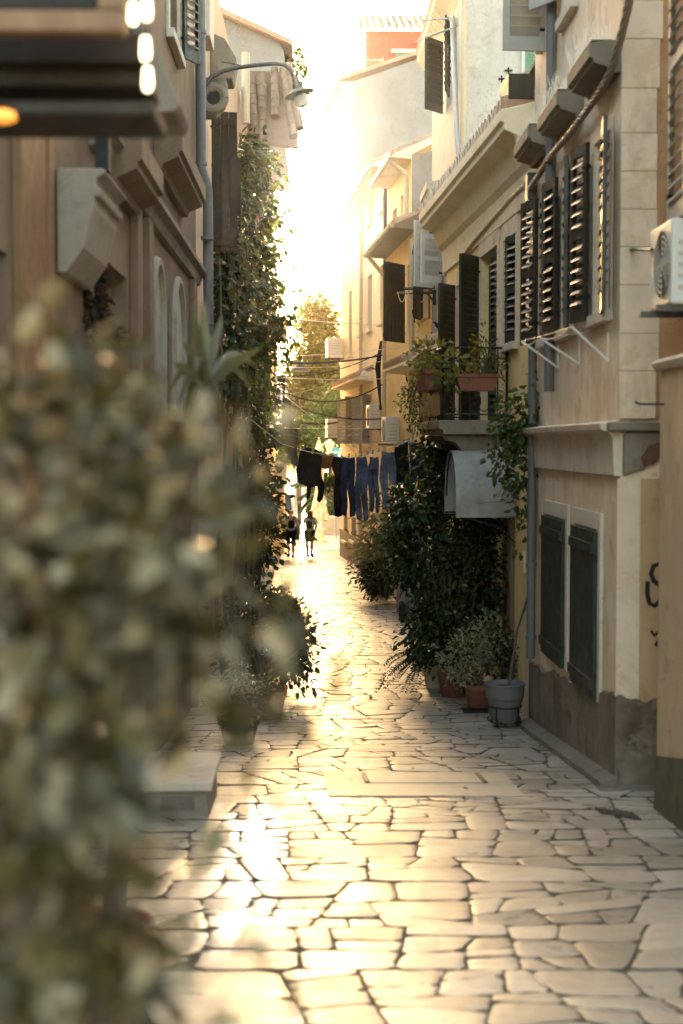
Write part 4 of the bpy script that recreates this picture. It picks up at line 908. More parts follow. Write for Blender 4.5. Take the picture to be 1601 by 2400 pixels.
# big stone corbel of the tan house
cz0, cz1 = zz(640, 8), zz(395, 8); cu0, cu1 = 8.0 - 4, 8.9 - 4
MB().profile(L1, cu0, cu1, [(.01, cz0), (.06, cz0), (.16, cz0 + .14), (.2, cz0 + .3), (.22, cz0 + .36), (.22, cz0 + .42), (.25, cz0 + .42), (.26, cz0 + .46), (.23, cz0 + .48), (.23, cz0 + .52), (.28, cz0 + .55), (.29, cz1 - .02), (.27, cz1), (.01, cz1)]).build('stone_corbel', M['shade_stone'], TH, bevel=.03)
for (ua, ub, za) in ((9.9, 11.3, zz(470, 10.5)), (12.9, 15.6, zz(450, 14))):
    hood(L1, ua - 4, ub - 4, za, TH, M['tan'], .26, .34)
pipe([L1.pt(10.9 - 4, 6.5, .07), L1.pt(11.2 - 4, zz(330, 11.2), .07), L1.pt(11.3 - 4, zz(440, 11.3), .13), L1.pt(11.2 - 4, zz(470, 11.2), .07)], .055, M['pipe'], TH)
MB().wbox(L1, 8.7 - 4, 8.82 - 4, zz(400, 8.7), zz(250, 8.7), .12, .2).build('iron_post', M['iron'], TH)
# brown timber door post near the left edge
MB().wbox(L1, L1.u(108), L1.u(96), gz(7) - .3, 4.4, 0, .06).build('door_post', M['wood'], TH, bevel=.006)
MB().wbox(L1, L1.u(92), L1.u(34), gz(7) - .3, 4.2, 0, .05).build('door_post', M['wood'], TH, bevel=.006)
# tall grey-blue pipe at the joint of the houses
pipe([L1.pt(17.1 - 4, 8, .09), L1.pt(17.1 - 4, zz(395, 17.1), .09), L1.pt(17.15 - 4, zz(440, 17.1), .16), L1.pt(17.25 - 4, zz(480, 17.1), .16), L1.pt(17.25 - 4, zz(1000, 17.1), .16)], .062, M['pipe'], TH)
for y in (zz(75, 17), zz(385, 17), zz(560, 17), zz(760, 17)): p = L1.pt(17.1 - 4, y, .09 if y > zz(400, 17) else .16); MB().tube([p, p + Vector((0, 0, .04))], .075, 12).build('pipe_collar', M['pipe'], TH, smooth=True)
# vine-covered house with dark plank shutters
L2 = WLt(17.42, 28.0)
a1 = L2.rect(556, 538, 300, 600, True); a2 = L2.rect(600, 590, 640, 850, True)
VH = house('house', 'brown plastered house half hidden by a hanging vine, with pierced stone corbels', L2, 0, 10.58, gz(22) - .6, 8.4, M['beige2'], [(*a1, .15), (*a2, .15)], 4)
for o in ((*a1, .15), (*a2, .15)): window(L2, o, VH, M['brown'], 2)
shutter(L2, 19.2 - 17.42, zz(590, 19.2), zz(262, 19.2), .34, 78, 1, M['brown'], VH, louver=False, planks=3, label='dark brown plank shutter standing open')
shutter(L2, 20.8 - 17.42, zz(700, 20.8), zz(370, 20.8), .30, 80, 1, M['brown'], VH, louver=False, planks=3)
def pierced(W, u, z, w, h, d, root, ring):
    o = MB().profile(W, u, u + w, [(0, z), (d * .55, z), (d * .9, z + h * .3), (d, z + h * .75), (d * .96, z + h), (0, z + h)]).build('stone_corbel', M['darkstone'], root, bevel=.02)
    c = W.pt(u - .01, z + h * .42, d * .5); mb = MB(); rr = h * ring; ex = W.n
    mb2 = [c + ex * rr * math.cos(x) + Vector((0, 0, rr * math.sin(x))) for x in np.linspace(0, 2 * math.pi, 25)]
    mb.tube(mb2, rr * .42, 8, cap=False); k = mb.build('ring_moulding', M['darkstone'], o, smooth=True)
    MB().prism([c + ex * rr * .62 * math.cos(x) + Vector((0, -.004, rr * .62 * math.sin(x))) for x in np.linspace(0, 2 * math.pi, 20, endpoint=False)], Vector((0, .006, 0))).build('hollow', M['dark'], o)  # flat dark disc, the hole's shade put into its colour
pierced(L2, 18.1 - 17.42, zz(268, 18.1), .35, .46, .34, VH, .30)
pierced(L2, 21.5 - 17.42, zz(368, 21.5), .35, .44, .28, VH, .26)
MB().profile(L2, 19.9 - 17.42, 20.5 - 17.42, [(0, zz(190, 20)), (.3, zz(190, 20)), (.36, zz(140, 20)), (.2, zz(95, 20)), (0, zz(80, 20))]).build('bracket_stone', M['darkstone'], VH, bevel=.02)
MB().wbox(L2, .3, 1.0, zz(100, 18), 8.2, 0, .16).build('boxed_pilaster', M['palestone'], VH, bevel=.01)
pipe([L2.pt(27.0 - 17.42, 9, .15), L2.pt(27.0 - 17.42, zz(290, 27), .15)], .075, M['creampipe'], VH)
# farther house with jettied upper room
L3 = WLt(28.02, 51.6)
o3 = [(*L3.rect(634, 630, 560, 690, True), .15), (*L3.rect(638, 634, 740, 850, True), .15), (*L3.rect(628, 622, 920, 1000, True), .15)]
JHs = house('house', 'long shaded house lining the far left of the lane, with a jettied tiled upper room', L3, 0, 23.5, gz(40) - .6, 7.6, M['peach'], o3, 4)
for o in o3: window(L3, o, JHs, M['greyshut'], 3)
for (Y, px0, px1, t, b, m) in ((33, 592, 632, 868, 966, 'brown'), (36, 620, 640, 385, 540, 'greyshut'), (44, 645, 669, 655, 720, 'creampipe'), (45, 650, 673, 742, 800, 'creampipe'), (47, 655, 668, 880, 960, 'brown'), (31, 596, 616, 690, 850, 'brown')):  # the two cream leaves carry the sun's gold in their colour
    w = (px1 - px0) / 3333 * Y; x0 = (px0 - 740) / 3333 * Y
    shutter(L3, Y - 28.02, zz(b, Y), zz(t, Y), max(.3, (px1 - 740) / 3333 * Y - XL - .05), 84, 1, M[m], JHs, pitch=.11)
pipe([L3.pt(37.5 - 28.02, 7.6, .2), L3.pt(37.5 - 28.02, zz(1010, 37.5), .2)], .07, M['creampipe'], JHs)
pipe([L3.pt(41 - 28.02, 7.6, .3), L3.pt(41 - 28.02, zz(900, 41), .3)], .05, M['creampipe'], JHs)
zj0, zj1 = zz(320, 28), zz(40, 28)
mb = MB(); pj = [(XL - .5, zj0), (-.62, zj0 + .1), (-.62, zj1 - .5), (-.75, zj1 - .25), (XL - .5, zj1 + .25)]
mb.prism([(x, 28.6, z) for x, z in pj], (0, 6, 0)); mb.build('jettied_room', M['grey'], JHs)
MB().prism([(XL - .6, 28.4, zj1 + .27), (-.45, 28.4, zj1 - .42), (-.45, 28.4, zj1 - .32), (XL - .6, 28.4, zj1 + .40)], (0, 6.4, 0)).build('roof', M['rooftile'], JHs)
tr = thing('tiled_eave', 'steep rows of clay barrel tiles hung below the jettied room', 'tile eave', tuple(at(640, 250, 28)))
for k, (x0, y0, x1, y1, r_) in enumerate(((588, 176, 597, 318, .10), (612, 172, 617, 340, .10), (643, 160, 646, 272, .085), (664, 160, 690, 318, .09), (676, 150, 704, 300, .08))):
    n = 6; mb = MB(); P0, P1 = at(x0, y0, 27.9), at(x1, y1, 27.4)
    for i in range(n): mb.tube([P0.lerp(P1, i / n), P0.lerp(P1, (i + 1.1) / n)], [r_ * .86, r_], 12)
    mb.build('tile_row', M['darktile'], tr, smooth=True)
MB().prism([at(580, 330, 28.2), at(700, 345, 28.2), at(690, 170, 28.35), at(580, 165, 28.35)], (0, .25, 0)).build('eave_board', M['tan'], tr)
MB().prism([(XL, 43, zz(480, 43)), (-.95, 43, zz(560, 43)), (-.95, 43, zz(552, 43)), (XL, 43, zz(470, 43))], (0, 4, 0)).build('lean_to_roof', M['rooftile'], JHs)
MB().prism([(XL, 30, zz(345, 32)), (-.72, 30, zz(352, 32)), (-.72, 30, zz(330, 32)), (XL, 30, zz(320, 32))], (0, 4, 0)).build('balcony_slab', M['palestone'], JHs)
plant('roof_weed', 'bright green weeds sprouting beside the jettied roof', [(at(682, 150, 29.5), (.22, .3, .36), 420)], .12, M['leaf_mid'], .6, mesh_stem=False)
MB().box(-2.2, -1.12, 50.4, 51.9, gz(51) - .3, zz(1122, 51)).build('corner_pier', M['yellow2'], JHs, bevel=.02)
MB().box(-2.2, -1.06, 50.3, 51.95, zz(1122, 51), zz(1085, 51)).build('pier_cap', M['palestone'], JHs, bevel=.02)
aircon('pair size grey air conditioner on the left far house under the cables', L3, 40 - 28.02, zz(963, 40), .9, .42, .3, m=M['bronze'])
aircon('upper white air conditioner on the left far house close to the glare', L3, 41.5 - 28.02, zz(944, 41), .9, .42, .42)
aircon('air conditioner above the vine, beneath the jettied room', L3, 35 - 28.02, zz(350, 35), .8, .5, .82, d0=.0)
for k, (y, x) in enumerate(((44.5, -1.15), (38, -1.15), (35, -1.12), (32.5, -1.05))):
    tag(MB().box(XL, x, y, y + 1.1, gz(y) - .2, gz(y) + .17).build('doorstep', M['palestone'], bevel=.015), ('stone doorstep at the foot of the lane, beside the two walkers', 'second stone doorstep along the left wall, counting from the walkers', 'third stone doorstep along the left wall, partly under ivy', 'stone doorstep closest to the round ivy pot')[k], 'doorstep', 'stone doorsteps along the left wall')
osn = MB(); c = at(652, 1141, 40)
osn.prism([c + Vector((.20 * math.cos(x), 0, .17 * math.sin(x))) for x in np.linspace(0, 2 * math.pi, 24, endpoint=False)], (0, .03, 0)); osn.tube([c + Vector((-.5, .015, .24)), c + Vector((.25, .015, .24))], .012, 5)
tag(osn.build('hanging_sign', M['cream']), 'blank oval hanging sign at the far end of the left wall', 'sign')
aw_ = MB(); aw_.prism([at(600, 1003, 30), at(697, 1003, 30), at(697, 1030, 30), at(600, 1045, 30)], (0, 1.3, -.1)); 
tag(aw_.build('cloth_awning', M['charcoal'], bevel=.02), 'dark cloth awning jutting from the left wall above the laundry', 'awning')
# street lamp on its swan neck
SLp = at(476, 205, 18)
r = thing('street_lamp', 'swan neck street lamp arching from the left wall in front of the bright sky', 'street lamp', tuple(SLp))
arm = [at(x, y, 18) for x, y in ((474, 232), (478, 205), (495, 181), (522, 167), (560, 158), (605, 152), (645, 149), (668, 153), (682, 165), (689, 182))]
MB().tube(arm, [.03, .03, .028, .026, .026, .026, .024, .022, .022, .022], 10).build('arm', M['bronze'], r, smooth=True)
hc = at(692, 182, 18); MB().lathe([(.02, 0), (.055, -.01), (.06, -.06), (.085, -.10), (.09, -.15), (.235, -.22), (.24, -.235), (.08, -.215), (.02, -.215)], (0, 0, 0), 28).build('lamp_shade', M['bronze'], r, smooth=True)
hd = r.children[-1]; hd.location = hc; hd.scale = (.8, .8, .92); hd.rotation_euler = (0, R(-16), 0); hd.matrix_parent_inverse = Matrix.Translation(-SLp)
bl = MB().lathe([(.03, -.2), (.085, -.24), (.095, -.30), (.07, -.36), (.01, -.385)], (0, 0, 0), 20).build('globe', M['plastic2'], r, smooth=True); bl.location = hc; bl.rotation_euler = (0, R(-16), 0); bl.matrix_parent_inverse = Matrix.Translation(-SLp)
MB().tube([at(520, 145, 18.3), at(590, 158, 18)], .006, 4).build('stay_wire', M['cable'], r)
# second, distant lamp silhouetted against the sun
r = thing('street_lamp', 'small distant street lamp in front of the sunlit tree', 'street lamp', tuple(at(650, 845, 44)))
MB().tube([at(645, 848, 44), at(665, 846, 44), at(690, 846, 44), at(702, 852, 44)], .03, 6).build('arm', M['bronze'], r, smooth=True)
MB().lathe([(.03, .05), (.06, 0), (.10, -.10), (.30, -.24), (.30, -.26), (.02, -.24)], at(704, 850, 44), 18).build('lamp_shade', M['bronze'], r, smooth=True)

# vine hanging down the left wall
vb = []
for (px, py, Z, rx, ry, rz, n) in ((556, 372, 23, .22, .5, .30, 380), (600, 400, 25, .26, .6, .35, 460), (548, 460, 22, .22, .5, .35, 420), (596, 480, 24, .28, .6, .4, 520), (626, 470, 27, .16, .5, .5, 260), (540, 560, 21, .26, .5, .4, 420), (600, 570, 24, .26, .6, .42, 460), (548, 660, 21, .3, .5, .4, 420), (605, 660, 24, .30, .6, .4, 480), (540, 740, 20.5, .28, .5, .35, 360), (610, 745, 24, .32, .6, .35, 480), (650, 770, 26, .12, .4, .35, 160), (590, 830, 23, .32, .5, .32, 360), (560, 880, 21, .26, .5, .35, 340), (600, 920, 25, .24, .6, .35, 340), (575, 980, 24, .26, .5, .35, 300), (610, 1020, 28, .2, .6, .3, 260), (530, 850, 20, .2, .4, .35, 240), (520, 620, 20, .15, .4, .6, 200), (500, 700, 19.5, .10, .3, .5, 120)):
    vb.append((at(px, py, Z), (rx, ry, rz), int(n * .9)))
VN = thing('hanging_vine', 'large leafy vine hanging down the left house front beside the sun glare', 'vine', (XL + .1, 22, gz(22)))
V, Fc = leaves(vb, .115, .75, .75, .3, .4, 10); np_mesh('foliage', V, Fc, M['leaf_vine'], VN)
mb = MB()
for k in range(9):
    x = random.uniform(-1.40, -1.15); y = random.uniform(19.5, 26); p = [Vector((x, y, gz(y)))]
    for i in range(9): p.append(p[-1] + Vector((random.uniform(-.08, .1), random.uniform(-.15, .15), random.uniform(.6, .85))))
    mb.tube(p, [.03 - .0025 * i for i in range(10)], 5)
mb.build('stem', M['bark'], VN, smooth=True)
# ivy shrubs low on the left wall
plant('ivy_shrub', 'dark glossy ivy shrub climbing the left wall behind the walkers', [(at(590, 1110, 29), (.42, .8, .40), 560), (at(560, 1170, 27), (.4, .8, .5), 420), (at(605, 1180, 30), (.36, .7, .42), 420)], .15, M['leaf_dark'], .8, stem_root=(-1.25, 28.5, gz(28.5)), r0=.025)
plant('ivy_shrub', 'dark leafy shrub at ankle height on the left beside the doorsteps', [(at(600, 1265, 29.5), (.42, .7, .38), 620), (at(560, 1290, 27), (.4, .8, .5), 420)], .14, M['leaf_dark'], .75, stem_root=(-1.2, 29, gz(29)), r0=.02)
# planter group in the middle distance
def tpot(name, label, c, r, h, m, sx=1, square=False, group=None, soil=True, cat='flower pot'):
    c = Vector(c); o = thing(name, label, cat, tuple(c), group)
    if square:
        mb = MB(); 
        for z0, z1, s0, s1 in ((0, h * .8, .82, .97), (h * .8, h, 1.04, 1.04)):
            mb.hexa([c + Vector((a * r * s0 * sx, b * r * s0, z0)) for a, b in ((-1, -1), (1, -1), (1, 1), (-1, 1))] + [c + Vector((a * r * s1 * sx, b * r * s1, z1)) for a, b in ((-1, -1), (1, -1), (1, 1), (-1, 1))])
        mb.build('pot_body', m, o, bevel=.012); MB().box(c.x - r * sx * .92, c.x + r * sx * .92, c.y - r * .92, c.y + r * .92, c.z + h - .03, c.z + h + .004).build('soil', M['soil'], o)
    else:
        MB().lathe([(r * .68, 0), (r * .72, .01), (r * .93, h * .72), (r * .95, h * .76), (r * 1.0, h * .77), (r * 1.04, h * .985), (r * 1.03, h), (r * .93, h), (r * .90, h * .9)], c, 32).build('pot_body', m, o, smooth=True)
        MB().lathe([(r * .89, h * .88), (r * .4, h * .90)], c, 24).build('soil', M['soil'], o)
    return o
g0 = ground(612, 1688)
tpot('planter_box', 'terracotta planter box under the trailing bush on the left', g0 + Vector((0, .3, 0)), .26, .30, M['terracotta'], 1.05, True, cat='planter')
plant('trailing_bush', 'dark trailing bush spilling over a terracotta box toward the lane', [(at(640, 1500, 17.2), (.42, .4, .42), 900), (at(700, 1510, 17.2), (.20, .3, .26), 360), (at(600, 1420, 17.8), (.34, .3, .26), 420), (at(690, 1560, 17.0), (.16, .2, .26), 220), (at(575, 1560, 17.2), (.28, .3, .3), 300)], .085, M['leaf_dark'], .62, stem_root=g0 + Vector((0, .3, .28)), r0=.012, k=6)
gu = ground(668, 1478)
o = thing('stone_urn', 'rounded grey urn wrapped in ivy behind the planter box', 'urn', tuple(gu)); MB().lathe([(.16, 0), (.2, .03), (.22, .12), (.29, .32), (.28, .44), (.2, .52), (.23, .56), (.23, .6), (.17, .6), (.15, .5)], gu, 28).build('urn_body', M['potgrey'], o, smooth=True)
plant('ivy_plant', 'ivy wrapped over the rounded grey urn', [(gu + Vector((-.12, -.15, .50)), (.26, .22, .18), 380), (gu + Vector((-.1, -.3, .3)), (.26, .12, .22), 240)], .075, M['leaf_dark'], .8, stem_root=gu + Vector((-.1, 0, .55)), r0=.008)
gq = ground(560, 1745); tpot('flower_pot', 'black plastic pot behind the stone block on the left', gq, .20, .26, M['iron'])
plant('potted_herb', 'straggly olive herb in the black pot behind the stone block', [(gq + Vector((.02, 0, .42)), (.3, .25, .16), 300)], .06, M['leaf_var'], .5, stem_root=gq + Vector((0, 0, .24)), r0=.006)
# stone block with a dark plate for its slot
sb = thing('stone_block', 'pale stone mounting block with a slab top beside the left wall', 'stone block', (-1.0, 10, gz(10)))
zt0 = zz(1832, 9.5)
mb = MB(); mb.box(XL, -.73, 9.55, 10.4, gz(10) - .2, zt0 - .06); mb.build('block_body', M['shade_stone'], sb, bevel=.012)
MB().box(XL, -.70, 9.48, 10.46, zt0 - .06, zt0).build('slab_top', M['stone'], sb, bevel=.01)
MB().box(-1.05, -.82, 9.535, 9.549, zt0 - .2, zt0 - .11).build('niche_shade', M['darkstone'], sb)  # plate on the face, the slot's shade put into its colour

# ---------------------------------------------------------------- foreground shrub, sword plant, shop canopy, bulbs
fg = []
for (px, py, Z, rx, ry, n) in ((90, 740, 2.3, 60, 60, 26), (150, 850, 2.3, 100, 80, 60), (60, 960, 2.3, 110, 90, 90), (200, 950, 2.3, 120, 90, 110), (330, 990, 2.3, 110, 80, 90), (80, 1120, 2.2, 140, 120, 170), (260, 1110, 2.2, 150, 110, 190), (430, 1080, 2.3, 120, 100, 120), (545, 1040, 2.4, 90, 70, 70), (620, 1080, 2.45, 60, 40, 26), (110, 1300, 2.1, 160, 140, 220), (320, 1280, 2.1, 160, 130, 220), (470, 1240, 2.2, 90, 110, 110), (480, 1420, 2.15, 120, 70, 120), (585, 1440, 2.2, 85, 60, 60), (650, 1460, 2.25, 45, 35, 24), (120, 1480, 2.0, 170, 140, 230), (320, 1470, 2.0, 150, 120, 190), (90, 1680, 2.0, 170, 140, 220), (220, 1640, 2.0, 90, 100, 110), (110, 1900, 1.95, 180, 150, 240), (200, 1890, 2.0, 90, 90, 90), (120, 2130, 1.9, 190, 150, 240), (270, 2140, 1.9, 100, 110, 120), (90, 2330, 1.9, 180, 120, 180), (300, 2330, 1.9, 130, 110, 130), (540, 1640, 2.1, 100, 40, 46), (600, 1690, 2.1, 70, 40, 30), (520, 1760, 2.1, 40, 40, 16), (735, 1650, 2.15, 34, 46, 16), (690, 1425, 2.2, 34, 26, 12), (685, 1120, 2.4, 34, 26, 12), (560, 1180, 2.3, 60, 50, 30), (660, 1690, 2.1, 40, 26, 14), (600, 2230, 1.7, 80, 60, 12), (640, 2330, 1.6, 80, 60, 10), (740, 2130, 1.8, 30, 60, 5), (560, 1930, 1.9, 40, 60, 7)):
    Z *= .84; k = Z / 3333.; px, rx = (px - 25, rx * .72) if 420 < px < 660 else (px, rx); fg.append((at(px, py, Z), (rx * k * .85, .15, ry * k * .85), int(n * .31)))
FS = thing('potted_shrub', 'tall soft olive shrub filling the left foreground, out of focus', 'shrub', (-.42, 1.8, gz(1.8)))
V, Fc = leaves(fg, .055, .56, .15, .6, .15, 6); np_mesh('foliage', V, Fc, M['leaf_fg'], FS)
stems([b for b in fg if b[2] > 40], (-.44, 1.85, gz(1.85) + .3), .012, 3, parent=FS)
for tpx in ((720, 1655), (600, 1680), (740, 2120), (600, 2220)): e = at(*tpx, 1.77); s0 = Vector((-.26, 1.78, e.z - .05)); MB().tube([s0, s0.lerp(e, .5) + Vector((0, 0, .03)), e], [.006, .004, .002], 5).build('twig', M['bark'], FS)
tpot('flower_pot', 'large terracotta pot holding the foreground shrub', (-.44, 1.85, gz(1.85)), .24, .34, M['terracotta'])
# sword-leaved plant
SPc = at(482, 915, 6.2); SP = thing('sword_plant', 'spiky sword leaved plant standing above the foreground shrub', 'plant', (SPc.x, SPc.y, gz(6.2)))
mb = MB(); mb.tube([at(250, 2350, 6.0), at(300, 1700, 6.0), at(370, 1300, 6.1), at(445, 1080, 6.2), tuple(SPc)], [.05, .045, .04, .036, .03], 8); mb.build('trunk', M['bark'], SP, smooth=True)
for (tx, ty, dy) in ((612, 815, -.1), (600, 860, .1), (560, 830, .3), (478, 700, .0), (452, 730, -.2), (430, 800, .2), (405, 850, -.1), (395, 920, .1), (430, 1000, .1), (520, 1010, -.2), (415, 960, -.3), (520, 740, .25), (585, 905, .3), (460, 870, -.35)):
    e = at(tx, ty, 6.2 + dy); d = e - SPc; side = d.cross(Vector((0, 1, .2))).normalized(); mb = MB(); n = 7
    for i in range(n):
        t = i / (n - 1); p = SPc + d * t + Vector((0, 0, .10 * math.sin(t * math.pi) * (1 if ty > 850 else .2))); w = .026 * (1 - t) ** .7 * (.6 + t * 1.2) + .002
        up = side.cross(d).normalized() * .012 * (1 - t); mb.v += [tuple(p - side * w + up), tuple(p), tuple(p + side * w + up)]
    for i in range(n - 1):
        for k in range(2): b = i * 3 + k; mb.f.append((b, b + 1, b + 4, b + 3))
    mb.build('sword_leaf', M['blade'], SP, smooth=True)
# timber shop canopy at the upper left
SH = thing('shop_canopy', 'dark timber shop canopy with a framed board, upper left', 'canopy', (XL, 4.4, zz(280, 4.4)))
def pbox(name, x0, x1, y0, y1, Z, dep, m, root, bev=.008, sub=None):
    a, b = at(x0, y1, Z), at(x1, y0, Z); return MB().box(a.x, b.x, Z, Z + dep, a.z, b.z).build(name, m, root, bevel=bev)
pbox('lower_beam', -160, 362, 236, 268, 3.9, .3, M['darkwood'], SH); pbox('upper_beam', -160, 352, 148, 200, 4.0, .25, M['darkwood'], SH); pbox('fascia_board', -160, 346, 76, 147, 3.95, .08, M['darkwood'], SH); pbox('shadow_board', -160, 348, 201, 231, 4.1, .08, M['darkwood'], SH)
fr = pbox('board_frame', -160, 292, 22, 72, 3.7, .06, M['wood'], SH); pbox('board_frame', 228, 292, -120, 21, 3.7, .06, M['wood'], SH); pbox('board_panel', -160, 227, -120, 21, 3.73, .02, M['dark'], SH)
mb = MB(); mb.prism([at(352, 80, 6.2), at(422, 240, 6.2), at(410, 262, 6.2), at(340, 262, 6.2), at(330, 100, 6.2)], (0, .5, 0)); mb.build('canopy_end', M['darkstone'], SH, bevel=.01)
GL = glow('warm_bulb', (1, .74, .42), .55)
for k, (x, y0, y1) in enumerate(((312, 2, 58), (344, -10, 48), (341, 80, 144), (346, 152, 214))):
    p = at(x, (y0 + y1) / 2, 3.8); h = (y1 - y0) / 3333 * 3.8; r = thing('string_light', ('lit bulb nearest the framed board, hanging at the top edge', 'lit bulb at the top edge, above the two lower bulbs', 'lit bulb in the middle of the hanging chain', 'lowest lit bulb of the hanging chain')[k], 'light bulb', tuple(p), 'bulbs of the string light')
    MB().lathe([(.004, h * .5), (.010, h * .35), (.012, 0), (.013, -h * .25), (.009, -h * .45), (.002, -h * .5)], p, 14).build('bulb', GL, r, smooth=True); MB().lathe([(.009, h * .35), (.010, h * .62), (.004, h * .66)], p, 10).build('socket', M['iron'], r)
tag(MB().tube([at(312, -60, 3.8), at(312, 0, 3.8)], .004, 5).tube([at(344, -60, 3.82), at(343, 80, 3.82), at(346, 150, 3.82)], .003, 5).build('bulb_cable', M['cable']), 'thin cable carrying the lit bulbs', 'cable')
r = thing('lantern', 'orange glowing lantern tucked under the timber canopy', 'lantern', tuple(at(18, 272, 4.6))); MB().lathe([(.012, .016), (.03, .01), (.034, -.008), (.012, -.018)], at(8, 272, 3.7), 14).build('glow_glass', glow('orange_glow', (1, .36, .05), .09), r, smooth=True); MB().lathe([(.02, .018), (.025, .026), (.006, .03)], at(8, 272, 3.7), 12).build('cap', M['iron'], r)
dp = at(222, 705, 9.0); plant('dried_bunch', 'dark dried herb bunch hanging on the tan wall under the stone corbel', [(dp + Vector((0, 0, .1)), (.04, .05, .30), 420), (dp - Vector((-.04, 0, .22)), (.08, .07, .12), 420)], .06, leafmat('dried_leaves', [(.03, .018, .010), (.05, .03, .015)], .1, .6), .4, stem_root=dp + Vector((0, 0, .4)), r0=.005, clump=.12)

# ================================================================ RIGHT-HAND PLANTS
def G(px, py): return ground(px, py)
gA = G(1062, 1632); tpot('flower_pot', 'big dark terracotta pot beneath the tall climber', gA, .20, .36, M['terracotta'], group=None)
gB = G(1022, 1618); tpot('flower_pot', 'whitish pot peeking out behind the big dark terracotta pot', gB + Vector((0, .2, 0)), .16, .34, M['palestone'])
gC = G(1122, 1662); tpot('flower_pot', 'reddish terracotta pot under the variegated bush', gC, .17, .30, M['terracotta'])
tallblobs = [(at(1060, 1130, 18.6), (.30, .5, .36), 1054), (at(980, 1190, 18.6), (.34, .5, .32), 1054), (at(1100, 1230, 18), (.34, .4, .34), 1054), (at(942, 1255, 18.8), (.22, .4, .3), 578), (at(1008, 1320, 18.3), (.42, .5, .40), 1394), (at(1110, 1330, 17.8), (.26, .4, .42), 816), (at(1020, 1400, 18.2), (.26, .4, .36), 816), (at(1070, 1430, 17.9), (.40, .45, .34), 1190), (at(1130, 1400, 17.4), (.16, .3, .40), 442), (at(1000, 1090, 19.2), (.12, .3, .2), 220), (at(1020, 1060, 19), (.18, .3, .2), 408), (at(1000, 1485, 17.6), (.24, .3, .22), 600), (at(1070, 1520, 17.5), (.30, .3, .2), 700)]
plant('climbing_shrub', 'tall dark glossy shrub climbing from pots to the balcony, beside the ribbed canopy', tallblobs, .085, M['leaf_dark'], .6, stem_root=gA + Vector((0, .1, .3)), r0=.028, k=4, droop=.5)
fern = thing('fern', 'drooping dark green fern at the foot of the tall climber', 'fern', tuple(gB + Vector((-.05, 0, .3))))
fb = []
fp, fa, fn = [], [], []
for k in range(46):
    a = random.uniform(0, 2 * math.pi); L = random.uniform(.35, .75); b = gB + Vector((-.05, -.05, .42)); el = random.uniform(.1, 1.1)
    for i in range(26):
        t = i / 25; p = b + Vector((math.cos(a) * L * t, math.sin(a) * L * t, math.sin(el) * L * t * 1.0 - .75 * t * t * L - .05 * t)); q = Vector((-math.sin(a), math.cos(a), 0))
        for s in (-1, 1): fp.append(p); fa.append(q * s + Vector((math.cos(a), math.sin(a), -.4)) * .5); fn.append((0, 0, 1))
fp, fa, fn = np.array(fp), np.array(fa), np.array(fn, float); L_ = rng.uniform(.04, .075, len(fp)); V, Fc = leaf_arrays(fp, fa, fn + rng.normal(size=fn.shape) * .25, L_, L_ * .34); np_mesh('fronds', V, Fc, M['leaf_dark'], fern)
plant('variegated_bush', 'cream edged variegated bush in front of the tall climber', [(at(1090, 1530, 16.4), (.30, .25, .22), 620), (at(1140, 1500, 16.6), (.28, .25, .26), 520), (at(1085, 1590, 16.2), (.16, .16, .12), 200)], .055, M['leaf_var'], .55, stem_root=gC + Vector((0, 0, .28)), r0=.010, k=6)
plant('leafy_bush', 'plain green bush with bare canes between the variegated bush and the wall', [(at(1180, 1500, 16.6), (.16, .2, .20), 300), (at(1190, 1560, 16.4), (.15, .18, .22), 220)], .06, M['leaf_dark'], .5, stem_root=gC + Vector((.3, .25, .05)), r0=.010, k=6)
# grey pot on its iron trivet with the climbing stem
gD = G(1188, 1708); pc = gD + Vector((0, .18, .055))
PT = thing('flower_pot', 'grey plastic pot on a wheeled iron trivet beside the beige house', 'flower pot', tuple(gD)); k = .212 / .212
MB().lathe([(.135, 0), (.145, .012), (.185, .235), (.187, .24), (.20, .245), (.212, .375), (.218, .38), (.218, .40), (.200, .402), (.19, .36)], pc, 40).build('pot_body', M['potgrey'], PT, smooth=True)
MB().lathe([(.19, .355), (.05, .365)], pc, 24).build('soil', M['soil'], PT)
mb = MB(); ring = lambda rr, z: [pc + Vector((rr * math.cos(x), rr * math.sin(x), z)) for x in np.linspace(0, 2 * math.pi, 33)]
mb.tube(ring(.178, .155), .008, 5); mb.tube(ring(.16, -.008), .008, 5)
for a in (.6, 2.4, 4.1, 5.5):
    q = lambda rr, z: pc + Vector((rr * math.cos(a), rr * math.sin(a), z)); mb.tube([q(.178, .155), q(.185, .06), q(.165, -.008), q(.205, -.03), q(.225, -.015), q(.215, .012), q(.20, .0)], .008, 5); mb.tube([q(.165, -.008), q(.165, -.05)], .012, 6)
mb.build('iron_trivet', M['iron'], PT)
cs = [pc + Vector((.04, 0, .36)), at(1212, 1480, 15.3), at(1236, 1400, 15.2), at(1250, 1300, 15.1), at(1252, 1230, 15.0), at(1228, 1120, 14.9), at(1240, 1000, 14.9), at(1262, 900, 14.9)]
cl = [(at(1215, 990, 14.8), (.22, .2, .18), 330), (at(1190, 1050, 14.9), (.14, .15, .12), 150), (at(1255, 950, 14.8), (.12, .12, .16), 130), (at(1222, 1110, 14.8), (.10, .1, .16), 110), (at(1232, 1190, 14.9), (.08, .08, .18), 60), (at(1180, 1105, 15.0), (.10, .1, .07), 50), (at(1262, 890, 14.8), (.04, .05, .14), 26), (at(1215, 1290, 15), (.10, .1, .05), 14), (at(1262, 990, 14.7), (.1, .1, .1), 70)]
CP = thing('climbing_plant', 'slender climber rising from the grey pot along the drainpipe', 'climbing plant', tuple(pc + Vector((.04, 0, .36))))
